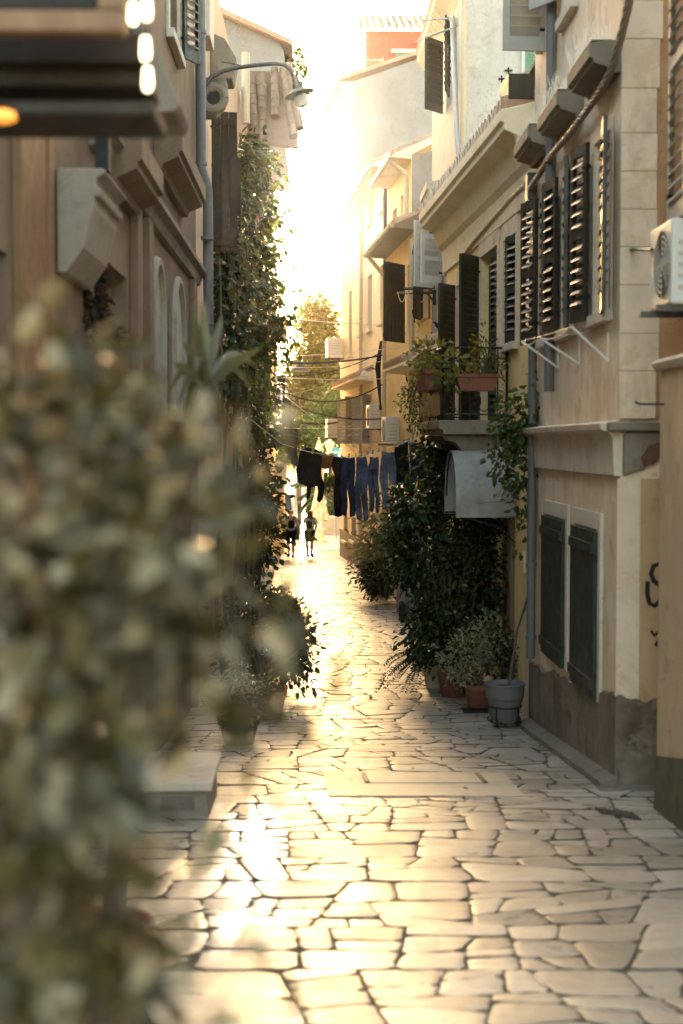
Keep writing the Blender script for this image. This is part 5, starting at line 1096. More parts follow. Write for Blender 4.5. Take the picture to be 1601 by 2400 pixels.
V, Fc = leaves(cl, .075, .72, .5, .4, .35, 6); np_mesh('foliage', V, Fc, M['leaf_mid'], CP)
mb = MB().tube(cs, [.014, .012, .011, .010, .009, .008, .006, .004], 6); mb.tube([cs[1], at(1225, 1440, 15.2), at(1252, 1390, 15.1)], [.010, .008, .005], 5); mb.tube([cs[4], at(1205, 1180, 15), at(1190, 1110, 15), at(1185, 1060, 14.95)], [.008, .006, .005, .003], 5)
mb.tube([cs[4], at(1262, 1200, 14.9), at(1258, 1080, 14.85), at(1235, 1040, 14.8)], [.008, .006, .005, .003], 5)
for (x, y) in ((1150, 1215), (1120, 1180), (1135, 1260)): mb.tube([cs[4], at((x + 1250) / 2, y - 6, 15.1), at(x, y, 15.5)], [.004, .003, .002], 4)
mb.build('stem', M['bark'], CP, smooth=True)
gm = G(1122, 1672); tag(MB().box(gm.x - .17, gm.x + .12, gm.y, gm.y + .25, gm.z + .002, gm.z + .022).build('door_mat', M['iron'], bevel=.006), 'small black mat lying in front of the reddish pot', 'mat')
# pale bush farther along and covered scooter
gE = G(878, 1392)
plant('pale_bush', 'cream and green long leaved bush at the far end of the pots', [(at(890, 1235, 31.5), (.22, .4, .32), 420), (at(882, 1300, 31.5), (.24, .4, .36), 420)], .17, M['leaf_var'], .34, stem_root=gE + Vector((0, .2, .2)), r0=.02)
plant('low_bush', 'low dark green bush at the foot of the pale bush', [(at(880, 1358, 31), (.26, .4, .20), 460), (at(905, 1345, 30), (.12, .3, .26), 220)], .13, M['leaf_dark'], .45, stem_root=gE + Vector((0, .1, .1)), r0=.015)
tpot('flower_pot', 'small terracotta pot at the end of the row of far bushes', G(902, 1398), .11, .16, M['terracotta']); tpot('flower_pot', 'black pot holding the pale bush', gE, .26, .30, M['iron'])
gS = G(945, 1460); sc_ = thing('covered_scooter', 'scooter under a crumpled grey cover parked by the wall', 'scooter', tuple(gS))
mb = MB(); n = 16; rows = [(0.06, .18, .62, 0), (.25, .22, .66, 0), (.5, .22, .60, .02), (.72, .20, .5, .03), (.95, .13, .30, .03), (1.05, .07, .15, .02)]
for i, (z, rx, ry, dx) in enumerate(rows):
    for k in range(n): q = 2 * math.pi * k / n; wv = 1 + .10 * math.sin(k * 2.6 + i) ; mb.v.append((gS.x + .12 + dx + rx * wv * math.cos(q), gS.y + .65 + ry * wv * math.sin(q), gS.z + z + (.04 * math.sin(k * 1.7) if i == 0 else 0)))
for i in range(len(rows) - 1):
    for k in range(n): mb.f.append((i * n + k, i * n + (k + 1) % n, (i + 1) * n + (k + 1) % n, (i + 1) * n + k))
mb.f.append(tuple((len(rows) - 1) * n + k for k in range(n))); cv = mb.build('cover', M['sheet'], sc_, smooth=True); cv.modifiers.new('s', 'SUBSURF').render_levels = 2
wh = MB(); wc = gS + Vector((-.02, .12, .20)); wh.tube([wc + Vector((0, .17 * math.cos(x), .17 * math.sin(x))) for x in np.linspace(0, 2 * math.pi, 25)], .045, 8, cap=False); wh.build('tyre', M['rubber'], sc_, smooth=True)
MB().tube([wc - Vector((.03, 0, 0)), wc + Vector((.03, 0, 0))], .10, 16).build('rim', M['zinc'], sc_)
# manhole slab and drain grating let into the paving
def slab(name, label, cat, pts, m, bev=.0015):
    q = [ground(*p) for p in pts]; mb = MB(); mb.prism([p + Vector((0, 0, .003)) for p in q], (0, 0, .007)); o = mb.build(name, m, bevel=bev); return tag(o, label, cat)
slab('stone_cover', 'long rectangular stone cover set across the paving', 'stone cover', [(770, 1868), (1230, 1868), (1180, 1812), (758, 1812)], M['slab'])
mh = thing('manhole_cover', 'stone filled manhole cover with dark metal corners in the long slab', 'manhole cover', tuple(ground(1000, 1835)))
q = [ground(*p) + Vector((0, 0, .0105)) for p in ((862, 1838), (1138, 1838), (1118, 1816), (852, 1816))]; MB().prism(q, (0, 0, .004)).build('stone_infill', M['slab'], mh, bevel=.002)
for i, j, L in ((0, 3, 1), (1, 2, 1)): d = (q[j] - q[i]); MB().obox((q[i] + q[j]) / 2 + Vector((0, 0, .006)), d * .5, Vector((.018, 0, 0)), Vector((0, 0, .004))).build('metal_edge', M['bronze'], mh)
dg = thing('drain_grating', 'dark drain grating near the right edge of the paving', 'drain', tuple(ground(1450, 1905))); q = [ground(*p) for p in ((1408, 1909), (1505, 1924), (1484, 1907), (1392, 1895))]
MB().prism([p + Vector((0, 0, .003)) for p in q], (0, 0, .006)).build('frame', M['bronze'], dg)
for i in range(9): t = (i + .5) / 9; MB().tube([q[0].lerp(q[1], t) + Vector((0, 0, .012)), q[3].lerp(q[2], t) + Vector((0, 0, .012))], .006, 4).build('bar', M['iron'], dg)
# a few stray leaves on the stones
for k in range(34):
    px, py = (random.uniform(560, 1150), random.uniform(1420, 1900)); p = ground(px, py) + Vector((0, 0, .012)); a = random.uniform(0, 6.3)
    V, Fc = leaf_arrays(np.array([p]), np.array([[math.cos(a), math.sin(a), .1]]), np.array([[0, .2, 1.]]), np.array([.05]), np.array([.028]))
    tag(np_mesh('fallen_leaf', V, Fc, M['leaf_yel']), 'dry fallen leaf lying on the paving stones', 'leaf', 'fallen leaves on the paving')
q = at(250, 2350, 6.0); tpot('flower_pot', 'terracotta pot of the sword leaved plant, hidden low behind the shrub', (q.x, q.y, gz(q.y)), .2, .30, M['terracotta'])
# ================================================================ CABLES AND LAUNDRY
def sag(a, b, s, n=14): a, b = Vector(a), Vector(b); return [a.lerp(b, t) - Vector((0, 0, s * 4 * t * (1 - t))) for t in np.linspace(0, 1, n)]
CB = [((640, 848, 36), (900, 832, 36), .1, .022, 'cable', 'thick dark cable crossing in front of the tree to the black tangle'), ((640, 905, 36), (938, 872, 35), .55, .016, 'cable', 'deeply sagging dark cable above the far grey shutters'),
      ((640, 930, 38), (925, 978, 34), .25, .018, 'cable', 'dark cable running down to the boxy air conditioners'), ((655, 980, 38), (790, 990, 46), .1, .03, 'cable', 'short thick black cable low over the lane'), ((655, 880, 40), (890, 828, 37), .2, .014, 'cable', 'dark cable looping to the little tiled canopy'),
      ((640, 740, 34), (960, 762, 31), .06, .008, 'rope', 'pale line stretched high past the top of the tree'), ((660, 834, 34), (1080, 795, 22), .06, .007, 'rope', 'long pale line running to the balcony rail'), ((660, 860, 36), (960, 835, 32), .1, .007, 'rope', 'pale wire under the thick dark cable'),
      ((655, 884, 36), (960, 885, 33), .05, .008, 'rope', 'level pale wire at the height of the tiled canopy'), ((640, 1003, 30), (975, 1003, 29), .01, .007, 'rope', 'level pale washing line above the jeans'), ((640, 905, 34), (830, 1058, 34), .0, .008, 'rope', 'pale wire slanting down from the left wall'),
      ((670, 1018, 30), (960, 1030, 27), .1, .007, 'cablegrey', 'thin grey wire right above the washing line'), ((655, 1010, 36), (800, 1020, 45), .05, .008, 'cablegrey', 'thin grey wire across the far end of the lane'), ((670, 925, 40), (800, 890, 44), .05, .006, 'rope', 'faint wire rising toward the far air conditioner'), ((1060, 560, 23), (640, 520, 30), .3, .004, 'cable', 'hair thin wire high across the lane')]
for a, b, s, r_, m, lab in CB[:-1]: tag(MB().tube(sag(at(*a), at(*b), s), r_, 5).build('overhead_cable', M[m], smooth=True), lab, 'cable', 'cables and lines strung over the lane')
Lp = [at(590, 985, 21), at(660, 1040, 22.4), at(720, 1058, 22.8), at(800, 1072, 23), at(870, 1062, 23), at(930, 1045, 22.8), at(1000, 1015, 22.2), at(1040, 985, 21.6)]
tag(MB().tube(Lp, .006, 5).build('washing_line', M['rope'], smooth=True), 'sagging washing line hung with jeans across the lane', 'washing line')
def line_at(px):
    for a, b in zip(Lp[:-1], Lp[1:]):
        xa, xb = 740 + 3333 * a.x / a.y, 740 + 3333 * b.x / b.y
        if xa <= px <= xb: return a.lerp(b, (px - xa) / (xb - xa))
    return Lp[-1]
def cloth(name, label, outline, m, Y, t=.03, group='clothes on the washing line', seed=0, res=.035, wav=.022, cat='clothes'):
    """outline in picture points at distance Y: filled with a rippled double sheet"""
    P = [at(x, y, Y) for x, y in outline]; bm = bmesh.new(); vs = [bm.verts.new((p.x, Y, p.z)) for p in P]; f = bm.faces.new(vs)
    bmesh.ops.triangulate(bm, faces=[f]); 
    for _ in range(4):
        es = [e for e in bm.edges if e.calc_length() > res * 2]
        if not es: break
        bmesh.ops.subdivide_edges(bm, edges=es, cuts=1); bmesh.ops.triangulate(bm, faces=[q for q in bm.faces if len(q.verts) > 3])
    ra = random.Random(seed); a, b, c = ra.uniform(0, 6), ra.uniform(0, 6), ra.uniform(14, 24); zt = max(p.z for p in P)
    for v in bm.verts:
        h = (zt - v.co.z); v.co.y += wav * (math.sin(v.co.x * c + a + h * 2) * min(1, .3 + h) + .7 * math.sin(h * 11 + b + v.co.x * 8)); v.co.x += .012 * math.sin(h * 9 + a)
    me = bpy.data.meshes.new(name); bm.to_mesh(me); bm.free(); me.materials.append(m); me.polygons.foreach_set('use_smooth', [True] * len(me.polygons))
    o = bpy.data.objects.new(name, me); SC.collection.objects.link(o); so = o.modifiers.new('thick', 'SOLIDIFY'); so.thickness = t; so.offset = 0
    return tag(o, label, cat, group)
def jeans(x0, x1, y0, y1, label, m, seed, lean=0, gap=.34, n2=0):
    w = x1 - x0; xc = (x0 + x1) / 2; cr = y0 + (y1 - y0) * .30; g = w * gap / 2
    out = [(x0 + 2, y0), (xc, y0 + 3), (x1 - 2, y0), (x1, y0 + 22), (x1 + lean * .5, cr + 15), (x1 + lean - 1, y1 - 3 + n2), (xc + g + lean, y1 + n2), (xc + g * .6 + lean * .5, cr + 50), (xc + lean * .15, cr), (xc - g * .6 + lean * .3, cr + 50), (xc - g + lean * .6, y1 - 2), (x0 + lean * .6, y1 - 6), (x0 - 1, cr + 20), (x0, y0 + 22)]
    o = cloth('jeans', label, out, m, 23.0 - .02 * (seed % 3), .035, seed=seed, cat='jeans')
    wb = MB().tube([at(x0 + 2, y0 + 4, 22.975), at(xc, y0 + 7, 22.97), at(x1 - 2, y0 + 4, 22.975)], .014, 6).build('waistband', m, o, smooth=True)
    pk = MB(); 
    for s in (-1, 1):
        c = at(xc + s * w * .24, y0 + 24, 22.94); pk.obox(c, (.045, 0, 0), (0, .006, 0), (0, 0, .05))
    for s, pn in ((-1, 0), (1, 1)):
        c = at(xc + s * w * .24, y0 + 24, 22.945); MB().obox(c, (.045, 0, 0), (0, .006, 0), (0, 0, .05)).build('pocket', m, o, bevel=.004)
    return o
jeans(800, 832, 1071, 1212, 'dark indigo jeans hanging beside the black trousers', M['denim1'], 1)
jeans(834, 861, 1070, 1222, 'longest pair of jeans, hanging second from the black trousers', M['denim2'], 2, 1)
jeans(864, 887, 1070, 1203, 'slim mid blue jeans in the middle of the washing line', M['denim2'], 3, 3)
jeans(892, 930, 1058, 1198, 'faded jeans with wide legs next to the black shirt', M['denim3'], 4, 8)
jeans(962, 996, 1036, 1178, 'dark blue jeans half hidden behind the climber leaves', M['denim1'], 5)
cloth('black_trousers', 'long black trousers between the rust cloth and the jeans', [(776, 1066), (806, 1070), (808, 1140), (804, 1206), (798, 1210), (792, 1150), (790, 1212), (784, 1210), (784, 1120), (776, 1090)], M['black'], 23.0, seed=6, cat='trousers')
cloth('rust_cloth', 'rust brown cloth pegged beside the black hooded top', [(752, 1060), (781, 1066), (777, 1096), (764, 1099), (751, 1096)], M['rust'], 22.95, seed=7, cat='cloth')
cloth('hooded_sweatshirt', 'black hooded top with long dangling sleeves on the washing line', [(702, 1056), (716, 1050), (736, 1052), (752, 1060), (752, 1100), (760, 1140), (755, 1170), (748, 1178), (742, 1172), (746, 1138), (728, 1142), (724, 1168), (718, 1172), (719, 1140), (700, 1132), (696, 1100)], M['black'], 22.9, seed=8, cat='sweatshirt')
cloth('charcoal_trousers', 'charcoal trousers at the left end of the washing line', [(672, 1020), (698, 1028), (698, 1080), (694, 1092), (684, 1090), (680, 1050), (676, 1064), (670, 1060)], M['charcoal'], 22.6, seed=9, cat='trousers')
cloth('black_shirt', 'black shirt pegged between the faded jeans and the climber', [(926, 1046), (958, 1034), (960, 1150), (944, 1158), (930, 1156)], M['black'], 22.9, seed=10, cat='shirt')
for k, px in enumerate((704, 733, 752, 780, 800, 818, 834, 848, 862, 874, 888, 904, 924, 932, 946, 958, 968, 984)):
    p = line_at(px); mt = ('yellow_peg', 'pink_peg', 'blue_peg', 'wood_peg'); col = ((.55, .40, .06), (.50, .2, .16), (.08, .22, .32), (.42, .28, .14))
    if k == 0: M.update({a: paint(a, b, .5, .1, bmp=0) for a, b in zip(mt, col)})
    mb = MB()
    for s in (-1, 1): mb.obox(p + Vector((s * .004, 0, .012)), (.011, .004 * s, 0), (0, .008, 0), (.004, 0, .035))
    tag(mb.build('clothes_peg', M[mt[(k * 7 + k // 3) % 4]]), 'small clothes peg gripping the washing line', 'clothes peg', 'clothes pegs along the washing line')

# ================================================================ TWO WALKERS
def skin(name, J, E, m, parent, lvl=2):
    names = list(J); me = bpy.data.meshes.new(name); me.from_pydata([J[k][0] for k in names], [(names.index(a), names.index(b)) for a, b in E], []); o = bpy.data.objects.new(name, me); SC.collection.objects.link(o); me.materials.append(m)
    s = o.modifiers.new('skin', 'SKIN'); s.use_smooth_shade = True
    for i, k in enumerate(names): r = J[k][1]; me.skin_vertices[0].data[i].radius = (r, r) if not isinstance(r, tuple) else r; me.skin_vertices[0].data[i].use_root = (i == 0)
    u = o.modifiers.new('sub', 'SUBSURF'); u.levels = u.render_levels = lvl
    if parent is not None: o.parent = parent
    return o
def walker(label, base, H, cloth_m, shorts_m, hair_m, pack_m, stride, hairlen, sleeve, tie=None, shoe=None, yaw=0, arm_down=False):
    r = thing('person', label, 'person', tuple(base)); r.rotation_euler.z = yaw; k = H / 1.66; s = lambda x, y, z: (x * k, y * k, z * k); f = stride
    hipL, hipR = (-.09, 0, .86), (.09, 0, .86)
    P = {'pel': (s(0, 0, .90), (.145 * k, .10 * k)), 'wa': (s(0, .01, 1.04), (.125 * k, .09 * k)), 'ch': (s(0, .02, 1.25), (.135 * k, .10 * k)), 'nk': (s(0, .03, 1.41), .052 * k), 'hd0': (s(0, .05, 1.47), .06 * k), 'hd1': (s(0, .06, 1.56), .088 * k), 'hd2': (s(0, .055, 1.62), .07 * k),
         'shL': (s(-.16, .02, 1.35), .052 * k), 'elL': (s(-.235, -.02, 1.09), .038 * k), 'wrL': (s(-.20, .12, .90), .026 * k), 'haL': (s(-.19, .16, .83), .028 * k), 'shR': (s(.16, .02, 1.35), .052 * k), 'elR': (s(.235, -.04, 1.10), .038 * k), 'wrR': (s(.17, .13, .98), .026 * k), 'haR': (s(.12, .17, .95), .028 * k),
         'hL': (s(*hipL), .085 * k), 'kL': (s(-.085, .05 * f + .02, .48), .052 * k), 'cL': (s(-.085, -.02 * f, .32), .054 * k), 'aL': (s(-.085, -.12 * f, .09 + max(0, f) * .09), .032 * k), 'tL': (s(-.09, -.12 * f + .13, .035), .03 * k), 'hR': (s(*hipR), .085 * k), 'kR': (s(.085, .10 * f, .48), .052 * k), 'cR': (s(.085, .10 * f, .30), .054 * k), 'aR': (s(.085, .14 * f, .09 + max(0, -f) * .09), .032 * k), 'tR': (s(.09, .14 * f + .14, .035), .03 * k)}
    if arm_down: P.update({'elL': (s(-.205, -.03, 1.08), .036 * k), 'wrL': (s(-.235, .0, .86), .025 * k), 'haL': (s(-.24, .02, .77), .027 * k)})
    E = [('pel', 'wa'), ('wa', 'ch'), ('ch', 'nk'), ('nk', 'hd0'), ('hd0', 'hd1'), ('hd1', 'hd2'), ('ch', 'shL'), ('shL', 'elL'), ('elL', 'wrL'), ('wrL', 'haL'), ('ch', 'shR'), ('shR', 'elR'), ('elR', 'wrR'), ('wrR', 'haR'), ('pel', 'hL'), ('hL', 'kL'), ('kL', 'cL'), ('cL', 'aL'), ('aL', 'tL'), ('pel', 'hR'), ('hR', 'kR'), ('kR', 'cR'), ('cR', 'aR'), ('aR', 'tR')]
    skin('body', P, E, M['skin'], r)
    up = lambda n, g: (P[n][0], (P[n][1][0] + g * k, P[n][1][1] + g * k) if isinstance(P[n][1], tuple) else P[n][1] + g * k)
    C = {n: up(n, .022) for n in ('wa', 'pel', 'ch', 'shL', 'shR')}; ce = [('wa', 'pel'), ('wa', 'ch'), ('ch', 'shL'), ('ch', 'shR')]
    for sd in 'LR':
        a, b = Vector(P['sh' + sd][0]), Vector(P['el' + sd][0])
        if sleeve == 'long': C['el' + sd] = up('el' + sd, .018); C['wr' + sd] = up('wr' + sd, .016); ce += [('sh' + sd, 'el' + sd), ('el' + sd, 'wr' + sd)]
        else: C['m' + sd] = (tuple(a.lerp(b, .55)), .062 * k); ce += [('sh' + sd, 'm' + sd)]
    skin('shirt', C, ce, cloth_m, r)
    S = {'pel': up('pel', .03), 'hL': up('hL', .03), 'hR': up('hR', .03)}; se = [('pel', 'hL'), ('pel', 'hR')]
    for sd in 'LR': a, b = Vector(P['h' + sd][0]), Vector(P['k' + sd][0]); S['n' + sd] = (tuple(a.lerp(b, .85)), .082 * k); se.append(('h' + sd, 'n' + sd))
    skin('shorts', S, se, shorts_m, r)
    for sd in 'LR': skin('shoe', {'a': (tuple(Vector(P['a' + sd][0]) - Vector((0, .03, .025)) * k), .056 * k), 'b': (tuple(Vector(P['t' + sd][0]) + Vector((0, .03, .012))), (.052 * k, .042 * k))}, [('a', 'b')], shoe or M['rubber'], r)
    h = {'a': (s(0, .045, 1.60), .098 * k), 'b': (s(0, .02, 1.545), (.112 * k, .105 * k)), 'c': (s(0, .0, 1.48 - hairlen), (.105 * k, .085 * k))}; skin('hair', h, [('a', 'b'), ('b', 'c')], hair_m, r)
    bp_ = skin('backpack', {'a': (s(.0, -.16, 1.30), (.11 * k, .07 * k)), 'b': (s(0, -.18, 1.14), (.13 * k, .085 * k)), 'c': (s(0, -.17, 1.00), (.125 * k, .075 * k))}, [('a', 'b'), ('b', 'c')], pack_m, r)
    for sx in (-.09, .09):
        st = MB().tube([s(sx, -.12, 1.32), s(sx, -.02, 1.42), s(sx, .10, 1.36), s(sx * 1.1, .13, 1.2)], .016 * k, 5).build('strap', pack_m, None); st.parent = bp_
    if tie:
        t = {'a': (s(0, -.01, .95), (.20 * k, .16 * k)), 'b': (s(0, -.06, .80), (.205 * k, .15 * k)), 'c': (s(.0, -.10, .68), (.19 * k, .10 * k)), 'd': (s(.22, -.08, .66), .04 * k), 'e': (s(.29, -.06, .58), .016 * k)}; skin('tied_jacket', t, [('a', 'b'), ('b', 'c'), ('c', 'd'), ('d', 'e')], tie, r)
    return r
wy = 47.5
w1 = at(682, 1300, wy); w1.z = gz(wy) - .012; w2 = at(726, 1302, wy); w2.z = gz(wy) - .012
walker('person with grey hair in a grey jersey and dark shorts carrying a black backpack', w1, 1.66, M['shirtgrey'], M['black'], M['hairgrey'], M['black'], 1.1, .02, 'long', yaw=.12)
walker('person with auburn hair in a pale blue shirt with an olive jacket round the waist', w2, 1.64, M['shirtblue'], M['black'], M['hairred'], M['packbrown'], -1.0, .14, 'short', M['olive'], shoe=M['packbrown'], yaw=-.16, arm_down=True)

# ================================================================ BEYOND THE LANE
gr = MB(); y = 51.7
for i in range(44): x = -1.4 + i * .075; gr.box(x, x + .045, y, y + .22, gz(y) + .0, gz(y) + .012)
tag(gr.build('drain_grating', M['iron']), 'long slotted drain grating across the end of the lane', 'drain')
# closed parasol
up_ = at(748, 1250, 57); up_.z = gz(57); PA = thing('closed_parasol', 'tall closed cream parasol on a stone base beyond the lane', 'parasol', tuple(up_)); zt = zz(1030, 57); zb = zz(1222, 57)
MB().tube([up_ + Vector((0, 0, .3)), Vector((up_.x, 57, zt + .1))], .035, 8).build('pole', M['creampipe'], PA)
mb = MB(); n = 20; hh = zt - zb
for i, (t, r_) in enumerate(((1, .03), (.9, .13), (.6, .17), (.45, .12), (.3, .17), (.1, .30), (0, .34))):
    for k in range(n): q = 2 * math.pi * k / n; rr = r_ * (1 + .22 * math.cos(k * math.pi)); mb.v.append((up_.x + rr * math.cos(q), 57 + rr * math.sin(q), zb + hh * t + (.1 * math.cos(k * 1.1) if i == 6 else 0)))
for i in range(6):
    for k in range(n): mb.f.append((i * n + k, i * n + (k + 1) % n, (i + 1) * n + (k + 1) % n, (i + 1) * n + k))
mb.build('canopy', M['canvas'], PA, smooth=True); MB().lathe([(.34, 0), (.34, .1), (.2, .16), (.18, .45), (.28, .5), (.28, .55), (.05, .56)], up_, 24).build('base', M['cream'], PA, smooth=True)
# low planter wall with hedge and plants
pw = thing('planter_wall', 'low pale stone planter wall beyond the lane', 'planter', (1.0, 63, gz(63))); MB().box(.25, 6, 62.5, 63.2, gz(63) - .2, gz(63) + .75).build('wall', M['palestone'], pw, bevel=.02); MB().box(.2, 6.05, 62.45, 63.25, gz(63) + .75, gz(63) + .83).build('coping', M['cream'], pw, bevel=.02)
plant('low_hedge', 'low green hedge growing on the planter wall', [((.7, 63.6, gz(63) + 1.0), (.5, .5, .28), 420), ((1.4, 63.6, gz(63) + 1.0), (.5, .5, .28), 420), ((2.2, 63.6, gz(63) + 1.0), (.5, .5, .28), 300)], .14, M['leaf_mid'], .5, stem_root=(1.2, 63.6, gz(63) + .4))
plant('round_bush', 'pale clipped round bush behind the planter wall', [((.55, 64.6, gz(64) + 1.25), (.55, .5, .42), 500)], .12, M['leaf_var'], .6, stem_root=(.55, 64.6, gz(64) + .5))
pl = thing('palm', 'small fan of palm fronds in dark shade behind the parasol', 'palm', (.7, 66, gz(66))); MB().tube([(.7, 66, gz(66)), (.68, 66, gz(66) + 1.9)], [.22, .16], 10).build('trunk', M['bark'], pl, smooth=True)
fp, fa, fn = [], [], []
for k in range(34):
    a = random.uniform(0, 2 * math.pi); el = random.uniform(-.1, 1.2); L = random.uniform(1.3, 2.0); b = Vector((.68, 66, gz(66) + 1.9))
    for i in range(30):
        t = i / 29; p = b + Vector((math.cos(a) * L * t * math.cos(el * .6), math.sin(a) * L * t, math.sin(el) * L * t - .9 * t * t)); q = Vector((-math.sin(a), math.cos(a), -.3))
        for s in (-1, 1): fp.append(p); fa.append(Vector((q.x * s, q.y * s, -.35)) + Vector((math.cos(a), math.sin(a), -.2)) * .8); fn.append((0, 0, 1))
fp, fa, fn = np.array(fp), np.array(fa), np.array(fn, float); L_ = rng.uniform(.3, .45, len(fp)); V, Fc = leaf_arrays(fp, fa, fn + rng.normal(size=fn.shape) * .3, L_, L_ * .14); np_mesh('crown', V, Fc, M['leaf_mid'], pl)
# white van seen past the pier
vx, vy, vz = -1.75, 58, gz(58); VA = thing('parked_van', 'white van parked across the end of the lane behind the walkers', 'van', (vx, vy, vz))
prof = [(-1.0, .35), (-1.0, 1.25), (-.9, 1.9), (-.75, 2.05), (.75, 2.05), (.9, 1.9), (1.0, 1.25), (1.0, .35)]
mb = MB(); mb.prism([(vx + x * .95, vy + 1.2, vz + z) for x, z in prof], (0, 3.6, 0))
fp_ = [(vx + x * .95, vy + 1.2, vz + z) for x, z in prof]; fr_ = [(vx + x * .9, vy + (0 if z < 1.3 else .75), vz + min(z, 2.0) * (.94 if z < 1.3 else 1)) for x, z in prof]
mb.add(fp_ + fr_, [tuple(range(8, 16))] + [(i, (i + 1) % 8, 8 + (i + 1) % 8, 8 + i) for i in range(8)]); mb.build('body', M['vanwhite'], VA, bevel=.05, smooth=True)
MB().prism([(vx - .78, vy + .02, vz + 1.24), (vx + .78, vy + .02, vz + 1.24), (vx + .70, vy + .68, vz + 1.86), (vx - .70, vy + .68, vz + 1.86)], (0, -.03, .012)).build('windscreen', M['glass'], VA)
for s in (-1, 1):
    MB().obox((vx + s * .68, vy - .02, vz + .85), (.14, 0, 0), (0, .03, 0), (0, 0, .10)).build('headlight', M['plastic'], VA, bevel=.03)
    MB().obox((vx + s * 1.06, vy + 1.0, vz + 1.35), (.06, 0, 0), (0, .04, 0), (0, 0, .14)).build('wing_mirror', M['rubber'], VA, bevel=.02)
    for yy in (.9, 3.9): w_ = MB().tube([(vx + s * .96 - .1, vy + yy, vz + .33), (vx + s * .96 + .1, vy + yy, vz + .33)], .33, 20).build('wheel', M['rubber'], VA, smooth=True)
MB().box(vx - .9, vx + .9, vy - .06, vy + .02, vz + .32, vz + .55).build('bumper', M['bronze'], VA, bevel=.03)
# lantern post and round blue sign
lp = at(773, 1230, 66); lp.z = gz(66); LP = thing('lamp_post', 'old lantern on a post between the parasol and the blue sign', 'lamp post', tuple(lp)); zl_ = zz(1062, 66)
MB().lathe([(.14, 0), (.14, .3), (.06, .4), (.05, zl_ - lp.z)], lp, 14).build('post', M['iron'], LP, smooth=True); MB().lathe([(.10, 0), (.24, .42), (.26, .44), (.24, .47), (.10, .62), (.04, .66), (.05, .72), (.01, .8)], (lp.x, lp.y, zl_), 6).build('lantern_head', M['cream'], LP)
sp = at(788, 1200, 60); sp.z = gz(60); SG = thing('round_sign', 'round blue traffic sign just past the peach house corner', 'sign', tuple(sp)); cz_ = zz(1058, 60)
MB().tube([sp, Vector((sp.x, 60, cz_))], .03, 8).build('post', M['zinc'], SG); MB().prism([(sp.x + .19 * math.cos(x), 59.94, cz_ + .19 * math.sin(x)) for x in np.linspace(0, 2 * math.pi, 28, endpoint=False)], (0, .02, 0)).build('sign_disc', M['bluesign'], SG)
MB().prism([(sp.x + .15 * math.cos(x) , 59.93, cz_ - .03 + .05 * math.sin(x)) for x in np.linspace(0, 2 * math.pi, 20, endpoint=False)], (0, .006, 0)).build('pale_bar', M['plastic'], SG)
# trees
def tree(label, base, blobs, size, trunk_r=.35, m=None, kind='broadleaf_tree'):
    base = Vector(base); r = thing(kind, label, 'tree', tuple(base)); V, Fc = leaves(blobs, size, .6, .25, .6, .55, 22); np_mesh('crown', V, Fc, m or M['leaf_tree'], r)
    mb = MB(); top = max((Vector(b[0]) for b in blobs), key=lambda p: p.z); t = base.copy(); mb.tube([base, base.lerp(Vector((base.x, base.y, top.z)), .3), base.lerp(top, .6), base.lerp(top, .95)], [trunk_r, trunk_r * .75, trunk_r * .5, trunk_r * .12], 9)
    for c, rr, n in blobs: s0 = base.lerp(top, random.uniform(.25, .6)); c = Vector(c); mb.tube([s0, s0.lerp(c, .5) + Vector((0, 0, .3)), c], [trunk_r * .35, trunk_r * .2, trunk_r * .05], 6)
    mb.build('trunk', M['bark'], r, smooth=True); return r
def TB(px, py, Y, rx, ry, n): k = Y / 3333.; return (at(px, py, Y), (rx * k, rx * k * .9, ry * k), n)
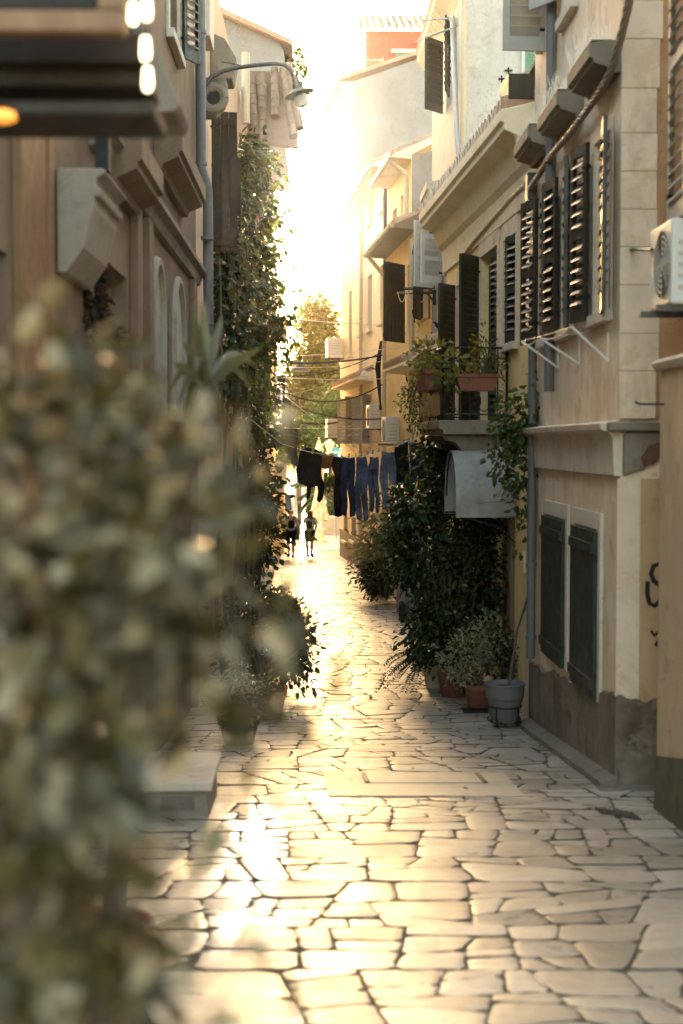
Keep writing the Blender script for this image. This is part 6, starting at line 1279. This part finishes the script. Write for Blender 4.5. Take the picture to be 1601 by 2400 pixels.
tb = at(735, 1100, 88); tree('tall tree at the end of the lane, its crown glowing in the low sun', (tb.x, 88, gz(88)), [TB(738, 735, 88, 34, 36, 2100), (TB(715, 790, 88, 26, 36, 700)), TB(765, 780, 88, 30, 50, 2100), TB(755, 850, 88, 46, 56, 3639), TB(715, 900, 88, 34, 50, 2100), TB(770, 930, 88, 45, 60, 3080), TB(720, 960, 88, 40, 50, 2380), TB(690, 925, 88, 22, 34, 700), TB(684, 845, 88, 14, 44, 461)], .26, .5, M['leaf_tree'])  # last clump added to the crown to dapple sun on the paving
tree('rounded lighter tree in front of the tall tree, right above the parasol', (at(780, 1100, 76).x, 76, gz(76)), [TB(780, 950, 76, 34, 50, 900), TB(765, 1010, 76, 40, 34, 900), TB(800, 1000, 76, 30, 50, 600)], .24, .3, M['leaf_mid'])
tree('low bright green tree over the dark awning', (at(700, 1080, 72).x, 72, gz(72)), [TB(702, 1020, 72, 30, 26, 800), TB(680, 1045, 72, 30, 28, 700), TB(730, 1050, 72, 28, 24, 500)], .22, .2, M['leaf_mid'])
tree('dark tree far right behind the peach house end', (4, 100, gz(100)), [TB(850, 930, 100, 80, 120, 1500), TB(800, 1000, 100, 50, 60, 900)], .35, .5, M['leaf_tree'])
tree('dark tree filling the gap behind the left pier', (at(640, 1100, 95).x, 95, gz(95)), [TB(640, 960, 95, 60, 70, 1400), TB(600, 900, 95, 60, 90, 1200), TB(655, 1040, 95, 40, 40, 700)], .32, .5, M['leaf_tree'])
tag(MB().box(-30, 30, 118, 120, gz(100) - .5, gz(100) + 3.2).build('far_wall', M['peach'], bevel=.02), 'low pale wall closing the square behind the trees', 'wall')
# ---------------------------------------------------------------- low evening haze, added also to stand in for lens glare
hm = bpy.data.materials.new('evening_haze'); hm.use_nodes = True; hn = hm.node_tree; hn.nodes.remove(hn.nodes['Principled BSDF'])
hv = hn.nodes.new('ShaderNodeVolumePrincipled'); hv.inputs['Color'].default_value = (1, .95, .88, 1); hv.inputs['Density'].default_value = .00017; hv.inputs['Anisotropy'].default_value = .93
hn.links.new(hv.outputs[0], hn.nodes['Material Output'].inputs['Volume'])
tag(MB().box(-58, 63, -14, 195, -4.5, 26).build('haze', hm), kind='stuff')
